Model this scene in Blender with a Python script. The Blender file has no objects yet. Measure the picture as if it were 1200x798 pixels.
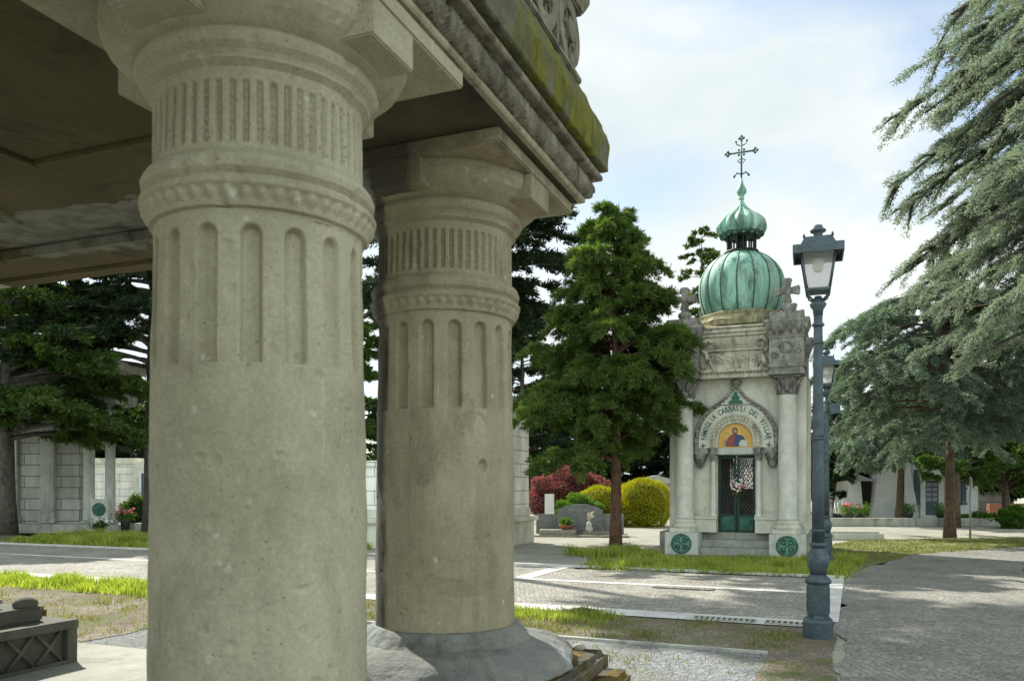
import bpy, bmesh, math, random
import numpy as np
from mathutils import Matrix, Vector
R = math.radians
random.seed(7)
rng = np.random.default_rng(7)
S = bpy.context.scene
COL = S.collection
EYE = 1.55
F = 950.0
# ------------------------------------------------------------------ camera
cd = bpy.data.cameras.new('camera'); cam = bpy.data.objects.new('camera', cd); COL.objects.link(cam)
cam.location = (0, 0, EYE); cam.rotation_euler = (R(90), 0, 0)
cd.sensor_width = 36; cd.lens = 36 * F / 1200.0
cd.shift_y = (570 - 399) / 1200.0
cd.clip_start = 0.05; cd.clip_end = 3000
cd.dof.use_dof = True; cd.dof.focus_distance = 14; cd.dof.aperture_fstop = 7.0
S.camera = cam
# ------------------------------------------------------------------ world and sun
SUN_TRAVEL = Vector((0.60, -0.80, -0.98)).normalized()
W = bpy.data.worlds.new("World"); S.world = W; W.use_nodes = True
wn = W.node_tree; wn.nodes.clear()
def wnode(t, **k):
    n = wn.nodes.new(t)
    for a, b in k.items(): setattr(n, a, b)
    return n
out = wnode('ShaderNodeOutputWorld'); bg = wnode('ShaderNodeBackground'); bg.inputs[1].default_value = 0.103
sky = wnode('ShaderNodeTexSky', sky_type='NISHITA', sun_disc=False)
sky.sun_elevation = math.asin(-SUN_TRAVEL.z); sky.sun_rotation = math.atan2(-SUN_TRAVEL.x, -SUN_TRAVEL.y)
sky.air_density = 1.0; sky.dust_density = 1.5
tc = wnode('ShaderNodeTexCoord'); mp = wnode('ShaderNodeMapping')
mp.inputs['Scale'].default_value = (1, 1, 1.9); mp.inputs['Location'].default_value = (1.35, 0.7, 0.25)
nz = wnode('ShaderNodeTexNoise'); nz.inputs['Scale'].default_value = 2.6; nz.inputs['Detail'].default_value = 9; nz.inputs['Roughness'].default_value = 0.52; nz.inputs['Distortion'].default_value = 0.25
rp = wnode('ShaderNodeValToRGB'); rp.color_ramp.elements[0].position = 0.31; rp.color_ramp.elements[1].position = 0.53
nz2 = wnode('ShaderNodeTexNoise'); nz2.inputs['Scale'].default_value = 2.4; nz2.inputs['Detail'].default_value = 7
rp2 = wnode('ShaderNodeValToRGB')
rp2.color_ramp.elements[0].position = 0.34; rp2.color_ramp.elements[0].color = (4.3, 5.0, 5.3, 1)
rp2.color_ramp.elements[1].position = 0.60; rp2.color_ramp.elements[1].color = (6.1, 6.45, 6.4, 1)
mx = wnode('ShaderNodeMixRGB')
blue = wnode('ShaderNodeMixRGB', blend_type='MULTIPLY'); blue.inputs[0].default_value = 1; blue.inputs[2].default_value = (1.15, 1.25, 1.3, 1)
# unseen clouds behind the camera, brightened to add fill on the shaded fronts
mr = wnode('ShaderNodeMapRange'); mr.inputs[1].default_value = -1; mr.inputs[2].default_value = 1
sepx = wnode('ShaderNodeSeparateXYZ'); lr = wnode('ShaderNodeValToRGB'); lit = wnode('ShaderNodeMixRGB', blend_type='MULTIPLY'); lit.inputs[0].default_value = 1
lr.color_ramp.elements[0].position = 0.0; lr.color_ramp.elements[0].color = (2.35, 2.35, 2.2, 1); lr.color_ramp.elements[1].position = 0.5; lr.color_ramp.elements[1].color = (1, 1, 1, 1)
for a, b in ((tc.outputs['Generated'], mp.inputs[0]), (mp.outputs[0], nz.inputs[0]), (mp.outputs[0], nz2.inputs[0]),
             (nz.outputs[0], rp.inputs[0]), (nz2.outputs[0], rp2.inputs[0]), (rp.outputs[0], mx.inputs[0]),
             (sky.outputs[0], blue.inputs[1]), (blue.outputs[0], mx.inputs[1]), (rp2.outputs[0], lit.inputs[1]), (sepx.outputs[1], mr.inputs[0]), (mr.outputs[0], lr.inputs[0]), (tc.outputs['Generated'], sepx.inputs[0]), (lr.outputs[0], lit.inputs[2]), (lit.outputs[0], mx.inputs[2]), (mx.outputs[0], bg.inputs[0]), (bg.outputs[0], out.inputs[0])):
    wn.links.new(a, b)
sd = bpy.data.lights.new('sun', 'SUN'); sd.energy = 5.0; sd.angle = R(0.6); sd.color = (1.0, 0.95, 0.86)
so = bpy.data.objects.new('sun', sd); COL.objects.link(so)
so.rotation_euler = SUN_TRAVEL.to_track_quat('-Z', 'Y').to_euler(); so.location = (-20, 30, 40)
S.view_settings.view_transform = 'Standard'; S.view_settings.look = 'None'
S.view_settings.exposure = 0.66; S.view_settings.gamma = 1
S.render.engine = 'CYCLES'

# ------------------------------------------------------------------ helpers
def PX(x, Y, y=None):
    X = (x - 600) / F * Y
    return (X, Y) if y is None else (X, Y, EYE + (570 - y) / F * Y)
def G(x, y):
    Y = F * EYE / (y - 570.0); return ((x - 600) / F * Y, Y)

def tagp(o, label=None, cat=None, group=None, kind=None):
    if label: o['label'] = label
    if cat: o['category'] = cat
    if group: o['group'] = group
    if kind: o['kind'] = kind
    return o
def thing(name, label, cat, loc=(0, 0, 0), rz=0, group=None):
    o = bpy.data.objects.new(name, None); COL.objects.link(o)
    o.location = loc; o.rotation_euler = (0, 0, rz); o.empty_display_size = .2
    return tagp(o, label, cat, group)
def fastmesh(name, V, Fq, mat, parent=None, smooth=False):
    """V (n,3) array, Fq (m,k) array of equal-size faces"""
    me = bpy.data.meshes.new(name)
    V = np.asarray(V, dtype=np.float32); Fq = np.asarray(Fq, dtype=np.int32)
    me.vertices.add(len(V)); me.vertices.foreach_set('co', V.ravel())
    k = Fq.shape[1]
    me.loops.add(Fq.size); me.loops.foreach_set('vertex_index', Fq.ravel())
    me.polygons.add(len(Fq)); me.polygons.foreach_set('loop_start', np.arange(0, Fq.size, k, dtype=np.int32))
    me.polygons.foreach_set('loop_total', np.full(len(Fq), k, dtype=np.int32))
    if smooth: me.polygons.foreach_set('use_smooth', np.ones(len(Fq), dtype=bool))
    me.update(calc_edges=True); me.validate()
    o = bpy.data.objects.new(name, me); COL.objects.link(o)
    if mat: me.materials.append(mat)
    if parent: o.parent = parent
    return o
class MB:
    def __init__(s): s.v = []; s.f = []; s.sm = []
    def add(s, V, Fs, M=None, smooth=False):
        b = len(s.v)
        for v in V: s.v.append(tuple(M @ Vector(v)) if M is not None else tuple(v))
        for f in Fs: s.f.append([i + b for i in f]); s.sm.append(smooth)
        return s
    def box(s, x0, x1, y0, y1, z0, z1, M=None, bev=0.0, taper=None):
        if bev <= 0:
            V = [(x, y, z) for z in (z0, z1) for y in (y0, y1) for x in (x0, x1)]
            if taper:   # scale of the top about the centre
                cx, cy = (x0 + x1) / 2, (y0 + y1) / 2
                V = [(cx + (x - cx) * (taper if z == z1 else 1), cy + (y - cy) * (taper if z == z1 else 1), z) for x, y, z in V]
            return s.add(V, [(0, 2, 3, 1), (4, 5, 7, 6), (0, 1, 5, 4), (2, 6, 7, 3), (0, 4, 6, 2), (1, 3, 7, 5)], M)
        bm = bmesh.new(); bmesh.ops.create_cube(bm, size=1)
        for v in bm.verts:
            v.co = Vector(((x0 + x1) / 2 + v.co.x * (x1 - x0), (y0 + y1) / 2 + v.co.y * (y1 - y0), (z0 + z1) / 2 + v.co.z * (z1 - z0)))
            if taper and v.co.z > (z0 + z1) / 2:
                v.co.x = (x0 + x1) / 2 + (v.co.x - (x0 + x1) / 2) * taper; v.co.y = (y0 + y1) / 2 + (v.co.y - (y0 + y1) / 2) * taper
        bmesh.ops.bevel(bm, geom=bm.edges[:], offset=bev, segments=2, affect='EDGES')
        bm.verts.index_update()
        s.add([v.co[:] for v in bm.verts], [[v.index for v in f.verts] for f in bm.faces], M); bm.free(); return s
    def lathe(s, prof, n=32, M=None, cx=0, cy=0, mod=None, smooth=True, cap=True, a0=0.0):
        V = []; Fs = []
        for z, r in prof:
            for i in range(n):
                a = a0 + 2 * math.pi * i / n; rr = r * (mod(a, z) if mod else 1)
                V.append((cx + rr * math.cos(a), cy + rr * math.sin(a), z))
        for j in range(len(prof) - 1):
            for i in range(n):
                k = (i + 1) % n; Fs.append((j * n + i, j * n + k, (j + 1) * n + k, (j + 1) * n + i))
        if cap:
            Fs.append(list(range(n))[::-1]); Fs.append([(len(prof) - 1) * n + i for i in range(n)])
        return s.add(V, Fs, M, smooth)
    def tube(s, pts, rad, n=6, M=None, smooth=True, closed=False):
        pts = [Vector(p) for p in pts]; m = len(pts); V = []; Fs = []
        rads = rad if hasattr(rad, '__len__') else [rad] * m
        up = Vector((0, 0, 1))
        for j, p in enumerate(pts):
            if closed: d = pts[(j + 1) % m] - pts[j - 1]
            else: d = pts[min(j + 1, m - 1)] - pts[max(j - 1, 0)]
            if d.length < 1e-9: d = Vector((0, 0, 1))
            d.normalize()
            a = d.cross(up)
            if a.length < .1: a = d.cross(Vector((1, 0, 0)))
            a.normalize(); b = a.cross(d)
            for i in range(n):
                t = 2 * math.pi * i / n
                V.append(tuple(p + (a * math.cos(t) + b * math.sin(t)) * rads[j]))
        for j in range(m if closed else m - 1):
            j2 = (j + 1) % m
            for i in range(n):
                k = (i + 1) % n; Fs.append((j * n + i, j2 * n + i, j2 * n + k, j * n + k))
        if not closed: Fs.append(list(range(n))); Fs.append([(m - 1) * n + i for i in range(n)][::-1])
        return s.add(V, Fs, M, smooth)
    def prism(s, outline, y0, y1, M=None, smooth=False):
        """outline in (x,z), extruded along y"""
        n = len(outline)
        V = [(x, y0, z) for x, z in outline] + [(x, y1, z) for x, z in outline]
        Fs = [list(range(n)), list(range(n, 2 * n))[::-1]] + [(i, i + n, (i + 1) % n + n, (i + 1) % n) for i in range(n)]
        return s.add(V, Fs, M, smooth)
    def arch(s, cx, cz, r0, r1, y0, y1, a0=0.0, a1=math.pi, n=28, M=None, mod=None):
        V = []; Fs = []
        for i in range(n + 1):
            a = a0 + (a1 - a0) * i / n; c, sn = math.cos(a), math.sin(a); d = mod(i) if mod else 0
            V += [(cx + r0 * c, y0, cz + r0 * sn), (cx + r1 * c, y0, cz + r1 * sn), (cx + r1 * c, y1, cz + r1 * sn), (cx + r0 * c, y1, cz + r0 * sn)]
        for i in range(n):
            a = 4 * i; b = a + 4
            for k in range(4): Fs.append((a + k, a + (k + 1) % 4, b + (k + 1) % 4, b + k))
        Fs.append((3, 2, 1, 0)); Fs.append((4 * n, 4 * n + 1, 4 * n + 2, 4 * n + 3))
        return s.add(V, Fs, M)
    def sphere(s, c, r, n=12, M=None, sc=(1, 1, 1)):
        prof = []
        V = []; Fs = []
        m = max(4, n // 2)
        for j in range(m + 1):
            ph = math.pi * j / m
            for i in range(n):
                a = 2 * math.pi * i / n
                V.append((c[0] + r * sc[0] * math.sin(ph) * math.cos(a), c[1] + r * sc[1] * math.sin(ph) * math.sin(a), c[2] - r * sc[2] * math.cos(ph)))
        for j in range(m):
            for i in range(n):
                k = (i + 1) % n; Fs.append((j * n + i, j * n + k, (j + 1) * n + k, (j + 1) * n + i))
        return s.add(V, Fs, M, True)
    def build(s, name, mat, parent=None, clean=True):
        me = bpy.data.meshes.new(name); me.from_pydata(s.v, [], s.f)
        me.polygons.foreach_set('use_smooth', s.sm)
        me.validate(); me.update()
        bm = bmesh.new(); bm.from_mesh(me); bmesh.ops.remove_doubles(bm, verts=bm.verts, dist=1e-6)
        bmesh.ops.recalc_face_normals(bm, faces=bm.faces); bm.to_mesh(me); bm.free()
        o = bpy.data.objects.new(name, me); COL.objects.link(o)
        if mat: me.materials.append(mat)
        if parent: o.parent = parent
        return o
def copy_tree(o, parent=None):
    c = o.copy(); COL.objects.link(c)
    if parent: c.parent = parent
    for ch in list(o.children): copy_tree(ch, c)
    return c
def T(x=0, y=0, z=0, rz=0, s=1): return Matrix.Translation((x, y, z)) @ Matrix.Rotation(rz, 4, 'Z') @ Matrix.Scale(s, 4)
def text_into(mb, ch, size, M, depth=0.006, align='CENTER'):
    cu = bpy.data.curves.new('t', 'FONT'); cu.body = ch; cu.size = size; cu.extrude = depth; cu.align_x = align; cu.resolution_u = 3; cu.offset = size * 0.012
    to = bpy.data.objects.new('t', cu); COL.objects.link(to)
    dg = bpy.context.evaluated_depsgraph_get(); dg.update()
    me = bpy.data.meshes.new_from_object(to.evaluated_get(dg))
    mb.add([v.co[:] for v in me.vertices], [list(p.vertices) for p in me.polygons], M)
    bpy.data.objects.remove(to); bpy.data.curves.remove(cu); bpy.data.meshes.remove(me)

# ------------------------------------------------------------------ materials
def mat(name, build):
    m = bpy.data.materials.new(name); m.use_nodes = True; nt = m.node_tree
    b = nt.nodes['Principled BSDF']; build(nt, b); return m
def N(nt, t, **k):
    n = nt.nodes.new(t)
    for a, v in k.items(): setattr(n, a, v)
    return n
def L(nt, a, b): nt.links.new(a, b)
def coord(nt, sc=(1, 1, 1), kind='Object', loc=(0, 0, 0)):
    t = N(nt, 'ShaderNodeTexCoord'); m = N(nt, 'ShaderNodeMapping'); m.inputs['Scale'].default_value = sc; m.inputs['Location'].default_value = loc
    L(nt, t.outputs[kind], m.inputs[0]); return m.outputs[0]
def noise(nt, co, s, d=4, r=.55, dist=0):
    n = N(nt, 'ShaderNodeTexNoise'); n.inputs['Scale'].default_value = s; n.inputs['Detail'].default_value = d; n.inputs['Roughness'].default_value = r; n.inputs['Distortion'].default_value = dist
    L(nt, co, n.inputs[0]); return n.outputs[0]
def ramp(nt, x, stops):
    r = N(nt, 'ShaderNodeValToRGB'); e = r.color_ramp.elements
    while len(e) < len(stops): e.new(.5)
    for i, (p, c) in enumerate(stops):
        e[i].position = p; e[i].color = (c, c, c, 1) if not hasattr(c, '__len__') else (*c, 1)
    L(nt, x, r.inputs[0]); return r.outputs[0]
def mix(nt, f, a, b, mode='MIX'):
    m = N(nt, 'ShaderNodeMixRGB', blend_type=mode)
    for i, v in ((0, f), (1, a), (2, b)):
        if isinstance(v, (int, float)): m.inputs[i].default_value = v if i == 0 else (v, v, v, 1)
        elif isinstance(v, tuple): m.inputs[i].default_value = (*v, 1)
        else: L(nt, v, m.inputs[i])
    return m.outputs[0]
def bump(nt, b, h, st=.3, dist=.01, prev=None):
    n = N(nt, 'ShaderNodeBump'); n.inputs['Strength'].default_value = st; n.inputs['Distance'].default_value = dist
    L(nt, h, n.inputs['Height'])
    if prev: L(nt, prev, n.inputs['Normal'])
    L(nt, n.outputs[0], b.inputs['Normal']); return n.outputs[0]
def stone(name, c1, c2, stain=(.05, .05, .045), st_amt=.5, sc=3, streak=.4, rough=.85, bmp=.35, specks=0.0, grime=0.0, patch=None, bd=.006, side=None):
    def f(nt, b):
        co = coord(nt); n1 = noise(nt, co, sc, 8, .6)
        base = mix(nt, ramp(nt, n1, [(.35, 0), (.65, 1)]), c1, c2)
        n2 = noise(nt, coord(nt, (1, 1, .14)), sc * 2.2, 6, .65)
        sm = ramp(nt, n2, [(.50, 0), (.72, streak)])
        base = mix(nt, sm, base, stain)
        n3 = noise(nt, co, sc * .9, 10, .7, .6)
        sm3 = ramp(nt, n3, [(.53, 0), (.70, st_amt)])
        base = mix(nt, sm3, base, stain)
        if patch:
            n5 = noise(nt, coord(nt, (1, 1, 1), loc=(3, 7, 1)), patch[1], 6, .6, .3)
            base = mix(nt, ramp(nt, n5, [(patch[2], 0), (patch[2] + .05, 1)]), base, patch[0])
        if specks:
            v = N(nt, 'ShaderNodeTexVoronoi'); v.inputs['Scale'].default_value = 16; L(nt, co, v.inputs[0])
            sp = ramp(nt, v.outputs['Distance'], [(.10, 1), (.22, 0)])
            gate = ramp(nt, noise(nt, co, 6, 4, .6), [(.54, 0), (.60, specks)])
            fine_g = ramp(nt, noise(nt, co, 60, 5, .7), [(.42, 0), (.56, 1)])
            base = mix(nt, mix(nt, 1.0, mix(nt, 1.0, sp, gate, 'MULTIPLY'), fine_g, 'MULTIPLY'), base, (.58, .57, .50))
            for k_, (rx_, ry_) in enumerate(((.5, .35), (-.3, .6), (.9, -.2))):
                t_ = N(nt, 'ShaderNodeTexCoord'); m_ = N(nt, 'ShaderNodeMapping'); m_.inputs['Rotation'].default_value = (rx_, ry_, k_ * 1.1); m_.inputs['Scale'].default_value = (30, 30, 2.2); L(nt, t_.outputs['Object'], m_.inputs[0])
                sc_n = ramp(nt, noise(nt, m_.outputs[0], 1.0, 3, .6), [(.695, 0), (.72, .55 * specks)])
                base = mix(nt, mix(nt, 1.0, sc_n, ramp(nt, noise(nt, co, 3.5, 3), [(.5, 0), (.58, 1)]), 'MULTIPLY'), base, (.52, .51, .45))
            v3 = N(nt, 'ShaderNodeTexVoronoi'); v3.inputs['Scale'].default_value = 55; L(nt, co, v3.inputs[0])
            pit = mix(nt, 1.0, ramp(nt, v3.outputs['Distance'], [(.10, 1), (.20, 0)]), ramp(nt, noise(nt, co, 9, 4), [(.5, 0), (.6, .7)]), 'MULTIPLY')
            base = mix(nt, pit, base, (.09, .08, .06))
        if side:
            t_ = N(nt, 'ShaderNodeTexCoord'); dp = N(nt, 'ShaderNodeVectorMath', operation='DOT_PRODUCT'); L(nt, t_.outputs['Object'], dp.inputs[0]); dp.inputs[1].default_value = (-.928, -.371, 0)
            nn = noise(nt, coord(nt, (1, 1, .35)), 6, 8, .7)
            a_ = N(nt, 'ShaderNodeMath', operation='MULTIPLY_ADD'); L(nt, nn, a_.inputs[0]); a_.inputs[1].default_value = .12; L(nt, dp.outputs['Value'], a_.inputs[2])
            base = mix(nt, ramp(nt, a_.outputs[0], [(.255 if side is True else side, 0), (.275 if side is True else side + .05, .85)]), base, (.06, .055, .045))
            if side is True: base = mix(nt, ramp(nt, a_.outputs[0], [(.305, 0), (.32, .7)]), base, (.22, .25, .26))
        fine = noise(nt, co, 90, 4, .7)
        base = mix(nt, .35, base, mix(nt, 1.0, base, ramp(nt, fine, [(.3, .55), (.7, 1.35)]), 'MULTIPLY'))
        L(nt, base, b.inputs['Base Color']); b.inputs['Roughness'].default_value = rough; b.inputs['Specular IOR Level'].default_value = .25
        h = mix(nt, .45, noise(nt, co, 28, 8, .7), fine)
        n1b = bump(nt, b, h, bmp, bd)
        bump(nt, b, noise(nt, co, 5, 6, .7), bmp * .7, bd * 3, n1b)
    return mat(name, f)
def plain(name, c, rough=.6, metal=0, var=.25, sc=8, bmp=.1, spec=.4, alpha=None):
    def f(nt, b):
        co = coord(nt); n = noise(nt, co, sc, 6, .6)
        L(nt, mix(nt, 1.0, tuple(c), ramp(nt, n, [(.3, 1 - var), (.7, 1 + var)]), 'MULTIPLY'), b.inputs['Base Color'])
        b.inputs['Roughness'].default_value = rough; b.inputs['Metallic'].default_value = metal; b.inputs['Specular IOR Level'].default_value = spec
        if bmp: bump(nt, b, noise(nt, co, sc * 6, 5), bmp, .004)
    return mat(name, f)
def leaf(name, c1, c2, trans=.35, rough=.55, tcol=None, hue_sc=.8):
    def f(nt, b):
        co = coord(nt); n = noise(nt, co, hue_sc, 4, .6)
        ninfo = N(nt, 'ShaderNodeNewGeometry')
        r = ninfo.outputs['Random Per Island']
        f1 = mix(nt, .5, ramp(nt, n, [(.35, 0), (.65, 1)]), r)
        c = mix(nt, f1, tuple(c1), tuple(c2))
        L(nt, c, b.inputs['Base Color']); b.inputs['Roughness'].default_value = rough; b.inputs['Specular IOR Level'].default_value = .3
        t = N(nt, 'ShaderNodeBsdfTranslucent'); tcx = mix(nt, 1.0, c, tuple(tcol or (1.25, 1.35, .5)), 'MULTIPLY'); L(nt, tcx, t.inputs[0])
        ms = N(nt, 'ShaderNodeMixShader'); ms.inputs[0].default_value = trans
        L(nt, b.outputs[0], ms.inputs[1]); L(nt, t.outputs[0], ms.inputs[2])
        L(nt, ms.outputs[0], nt.nodes['Material Output'].inputs[0])
    return mat(name, f)

M_col = stone('column_sandstone', (.345, .325, .225), (.45, .425, .305), stain=(.20, .18, .125), st_amt=.45, sc=2.6, streak=.45, specks=.75, bmp=.45)
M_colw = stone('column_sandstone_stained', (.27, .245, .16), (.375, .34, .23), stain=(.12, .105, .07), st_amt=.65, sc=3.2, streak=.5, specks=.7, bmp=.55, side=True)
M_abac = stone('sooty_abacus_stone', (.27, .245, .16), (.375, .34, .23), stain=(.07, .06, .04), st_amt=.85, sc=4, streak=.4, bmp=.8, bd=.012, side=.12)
M_col2 = stone('column_sandstone_worn', (.27, .245, .16), (.375, .34, .23), stain=(.12, .105, .07), st_amt=.7, sc=3.2, streak=.5, specks=.5, bmp=.55, patch=((.31, .33, .30), 2.0, .62))
M_base = stone('patched_base_stone', (.17, .18, .165), (.25, .25, .22), stain=(.05, .05, .045), st_amt=.75, sc=4, streak=.2, bmp=.9, bd=.012, patch=((.25, .28, .275), 2.3, .50))
M_ent = stone('entablature_stone', (.32, .295, .205), (.43, .395, .28), stain=(.05, .048, .035), st_amt=.8, sc=3.5, streak=.6, bmp=.6)
M_carve = stone('carved_dark_stone', (.13, .12, .09), (.30, .28, .21), stain=(.03, .03, .025), st_amt=.9, sc=7, streak=.8, bmp=.9, bd=.012)
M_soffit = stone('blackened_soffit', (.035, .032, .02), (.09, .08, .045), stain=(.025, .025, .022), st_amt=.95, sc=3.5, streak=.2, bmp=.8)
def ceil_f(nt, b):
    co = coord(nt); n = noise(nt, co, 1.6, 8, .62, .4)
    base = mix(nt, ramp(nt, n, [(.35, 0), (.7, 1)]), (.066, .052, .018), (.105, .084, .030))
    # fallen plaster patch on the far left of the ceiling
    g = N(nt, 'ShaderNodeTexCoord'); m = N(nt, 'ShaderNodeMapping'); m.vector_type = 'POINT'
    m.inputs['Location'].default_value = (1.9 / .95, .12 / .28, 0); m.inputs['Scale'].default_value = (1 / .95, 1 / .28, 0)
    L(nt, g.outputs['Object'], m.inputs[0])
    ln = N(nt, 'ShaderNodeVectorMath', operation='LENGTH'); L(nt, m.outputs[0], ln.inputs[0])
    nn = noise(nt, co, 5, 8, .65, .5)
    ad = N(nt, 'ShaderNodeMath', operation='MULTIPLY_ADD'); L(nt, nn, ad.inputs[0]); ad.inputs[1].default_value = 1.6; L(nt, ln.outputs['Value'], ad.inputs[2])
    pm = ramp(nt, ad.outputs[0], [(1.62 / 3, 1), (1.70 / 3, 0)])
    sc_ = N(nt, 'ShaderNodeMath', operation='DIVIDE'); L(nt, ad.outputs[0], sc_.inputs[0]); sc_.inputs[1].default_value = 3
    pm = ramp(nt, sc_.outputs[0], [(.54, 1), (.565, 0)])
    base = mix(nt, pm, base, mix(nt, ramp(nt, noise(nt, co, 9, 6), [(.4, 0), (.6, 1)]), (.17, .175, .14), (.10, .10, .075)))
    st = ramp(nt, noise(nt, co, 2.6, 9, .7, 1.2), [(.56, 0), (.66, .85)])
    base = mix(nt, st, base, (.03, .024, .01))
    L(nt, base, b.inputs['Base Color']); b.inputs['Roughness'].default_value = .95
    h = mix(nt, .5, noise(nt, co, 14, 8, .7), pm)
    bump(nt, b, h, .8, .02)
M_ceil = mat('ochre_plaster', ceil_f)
def moss_f(nt, b):
    co = coord(nt); n = noise(nt, co, 9, 8, .7)
    n = noise(nt, coord(nt, (1, 1, .25)), 22, 8, .75); moss = mix(nt, ramp(nt, n, [(.35, 0), (.65, 1)]), (.06, .08, .009), (.25, .23, .02))
    st = mix(nt, ramp(nt, noise(nt, co, 12, 5), [(.4, 0), (.6, 1)]), (.09, .09, .07), (.18, .18, .145))
    g = ramp(nt, noise(nt, coord(nt, (1, 1, .3)), 6, 6, .65), [(.42, .15), (.54, 1)])
    L(nt, mix(nt, mix(nt, .88, g, g), st, moss), b.inputs['Base Color']); b.inputs['Roughness'].default_value = .95
    bump(nt, b, noise(nt, co, 50, 8, .75), .9, .02)
M_moss = mat('mossy_stone', moss_f)
def lichen_f(nt, b):
    co = coord(nt); n = noise(nt, co, 11, 8, .7)
    moss = mix(nt, ramp(nt, n, [(.35, 0), (.66, 1)]), (.045, .05, .012), (.26, .15, .025))
    g = ramp(nt, noise(nt, co, 8, 6, .65), [(.42, 0), (.52, 1)])
    L(nt, mix(nt, g, (.12, .115, .09), moss), b.inputs['Base Color']); b.inputs['Roughness'].default_value = .95
    bump(nt, b, noise(nt, co, 45, 8, .75), .9, .02)
M_lichen = mat('orange_moss_stone', lichen_f)
M_floor = stone('podium_floor_stone', (.30, .30, .25), (.42, .41, .35), stain=(.10, .11, .09), st_amt=.6, sc=2, bmp=.4)
M_sarc = stone('sarcophagus_stone', (.09, .092, .07), (.15, .15, .12), stain=(.05, .055, .04), st_amt=.7, sc=4, bmp=.5)
M_chap = stone('chapel_limestone', (.56, .56, .47), (.74, .73, .62), stain=(.20, .195, .15), st_amt=.6, sc=1.3, streak=.5, bmp=.3)
M_chap_d = stone('chapel_weathered_stone', (.19, .19, .165), (.40, .39, .34), stain=(.045, .05, .045), st_amt=.85, sc=5, streak=.8, bmp=.9, bd=.02)
M_chap_m = stone('chapel_relief_stone', (.50, .49, .38), (.66, .64, .50), stain=(.07, .075, .055), st_amt=.75, sc=4, streak=.75, bmp=.8, bd=.02)
M_pink = stone('polished_column_stone', (.58, .59, .51), (.72, .72, .64), stain=(.32, .31, .27), st_amt=.3, sc=5, streak=.25, bmp=.12, rough=.5)
M_plinth = stone('plinth_granite', (.48, .50, .45), (.60, .62, .56), stain=(.2, .21, .19), st_amt=.4, sc=6, streak=.3, bmp=.3)
M_step = stone('step_stone', (.26, .27, .24), (.38, .39, .34), stain=(.10, .11, .09), st_amt=.5, sc=4, streak=.4, bmp=.4)
def copper_f(nt, b):
    n = noise(nt, coord(nt, (1, 1, .10)), 6, 7, .6)
    c = mix(nt, ramp(nt, n, [(.3, 0), (.62, 1)]), (.15, .34, .27), (.36, .62, .50))
    n2 = noise(nt, coord(nt, (1, 1, .22), loc=(5, 2, 1)), 4.5, 7, .7)
    c = mix(nt, ramp(nt, n2, [(.46, 0), (.64, .9)]), c, (.055, .12, .085))
    c = mix(nt, ramp(nt, noise(nt, coord(nt, (1.3, 1.3, .12), loc=(9, 1, 4)), 7, 6, .7), [(.55, 0), (.66, .75)]), c, (.16, .14, .08))
    n3 = noise(nt, coord(nt), 1.2, 5)
    c = mix(nt, ramp(nt, n3, [(.55, 0), (.75, .5)]), c, (.45, .52, .40))
    L(nt, c, b.inputs['Base Color']); b.inputs['Roughness'].default_value = .62; b.inputs['Metallic'].default_value = .15
    bump(nt, b, noise(nt, coord(nt), 30, 5), .3, .01)
M_copper = mat('verdigris_copper', copper_f)
M_copper_d = plain('dark_verdigris', (.06, .13, .10), .6, .3, .4, 10)
M_gold = stone('weathered_flashing', (.15, .14, .08), (.40, .37, .22), stain=(.06, .055, .03), st_amt=.8, sc=5, streak=.9, bmp=.3)
M_bronze = plain('verdigris_bronze', (.045, .13, .095), .65, .3, .6, 9, .4)
M_bronze_l = plain('verdigris_bronze_light', (.12, .26, .20), .65, .3, .5, 9, .4)
M_iron = plain('dark_iron', (.02, .028, .025), .55, .4, .3, 8)
M_doorgreen = plain('green_painted_iron', (.012, .042, .034), .5, .2, .4, 8)
M_black = plain('dark_interior', (.02, .02, .018), .9)
M_enam = plain('green_letter_enamel', (.02, .13, .08), .5, 0, .4, 12)
M_mosaic = None
def mosaic(name, c):
    def f(nt, b):
        v = N(nt, 'ShaderNodeTexVoronoi'); v.inputs['Scale'].default_value = 70; L(nt, coord(nt), v.inputs[0])
        L(nt, mix(nt, .5, tuple(c), mix(nt, 1., tuple(c), ramp(nt, v.outputs['Color'], [(.2, .5), (.8, 1.4)]), 'MULTIPLY')), b.inputs['Base Color'])
        b.inputs['Roughness'].default_value = .35
    return mat(name, f)
M_mgold = mosaic('gold_mosaic', (.62, .36, .06)); M_mblue = mosaic('blue_mosaic', (.02, .05, .14)); M_mred = mosaic('red_mosaic', (.25, .05, .03))
M_mskin = mosaic('skin_mosaic', (.42, .24, .13)); M_mhair = mosaic('brown_mosaic', (.06, .03, .015)); M_mwhite = mosaic('pale_mosaic', (.55, .55, .5))
M_mhalo = mosaic('halo_mosaic', (.75, .48, .10))
M_lamp = plain('grey_blue_lamp_paint', (.058, .086, .098), .45, .2, .35, 14, .25, .5)
def glass_f(nt, b):
    b.inputs['Base Color'].default_value = (.80, .82, .80, 1); b.inputs['Roughness'].default_value = .35
    t = N(nt, 'ShaderNodeBsdfTranslucent'); t.inputs[0].default_value = (.9, .92, .9, 1)
    ms = N(nt, 'ShaderNodeMixShader'); ms.inputs[0].default_value = .85
    tr = N(nt, 'ShaderNodeBsdfTransparent'); m2 = N(nt, 'ShaderNodeMixShader'); m2.inputs[0].default_value = .55
    L(nt, b.outputs[0], ms.inputs[1]); L(nt, t.outputs[0], ms.inputs[2]); L(nt, ms.outputs[0], m2.inputs[1]); L(nt, tr.outputs[0], m2.inputs[2]); L(nt, m2.outputs[0], nt.nodes['Material Output'].inputs[0])
M_glass = mat('frosted_glass', glass_f)
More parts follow.
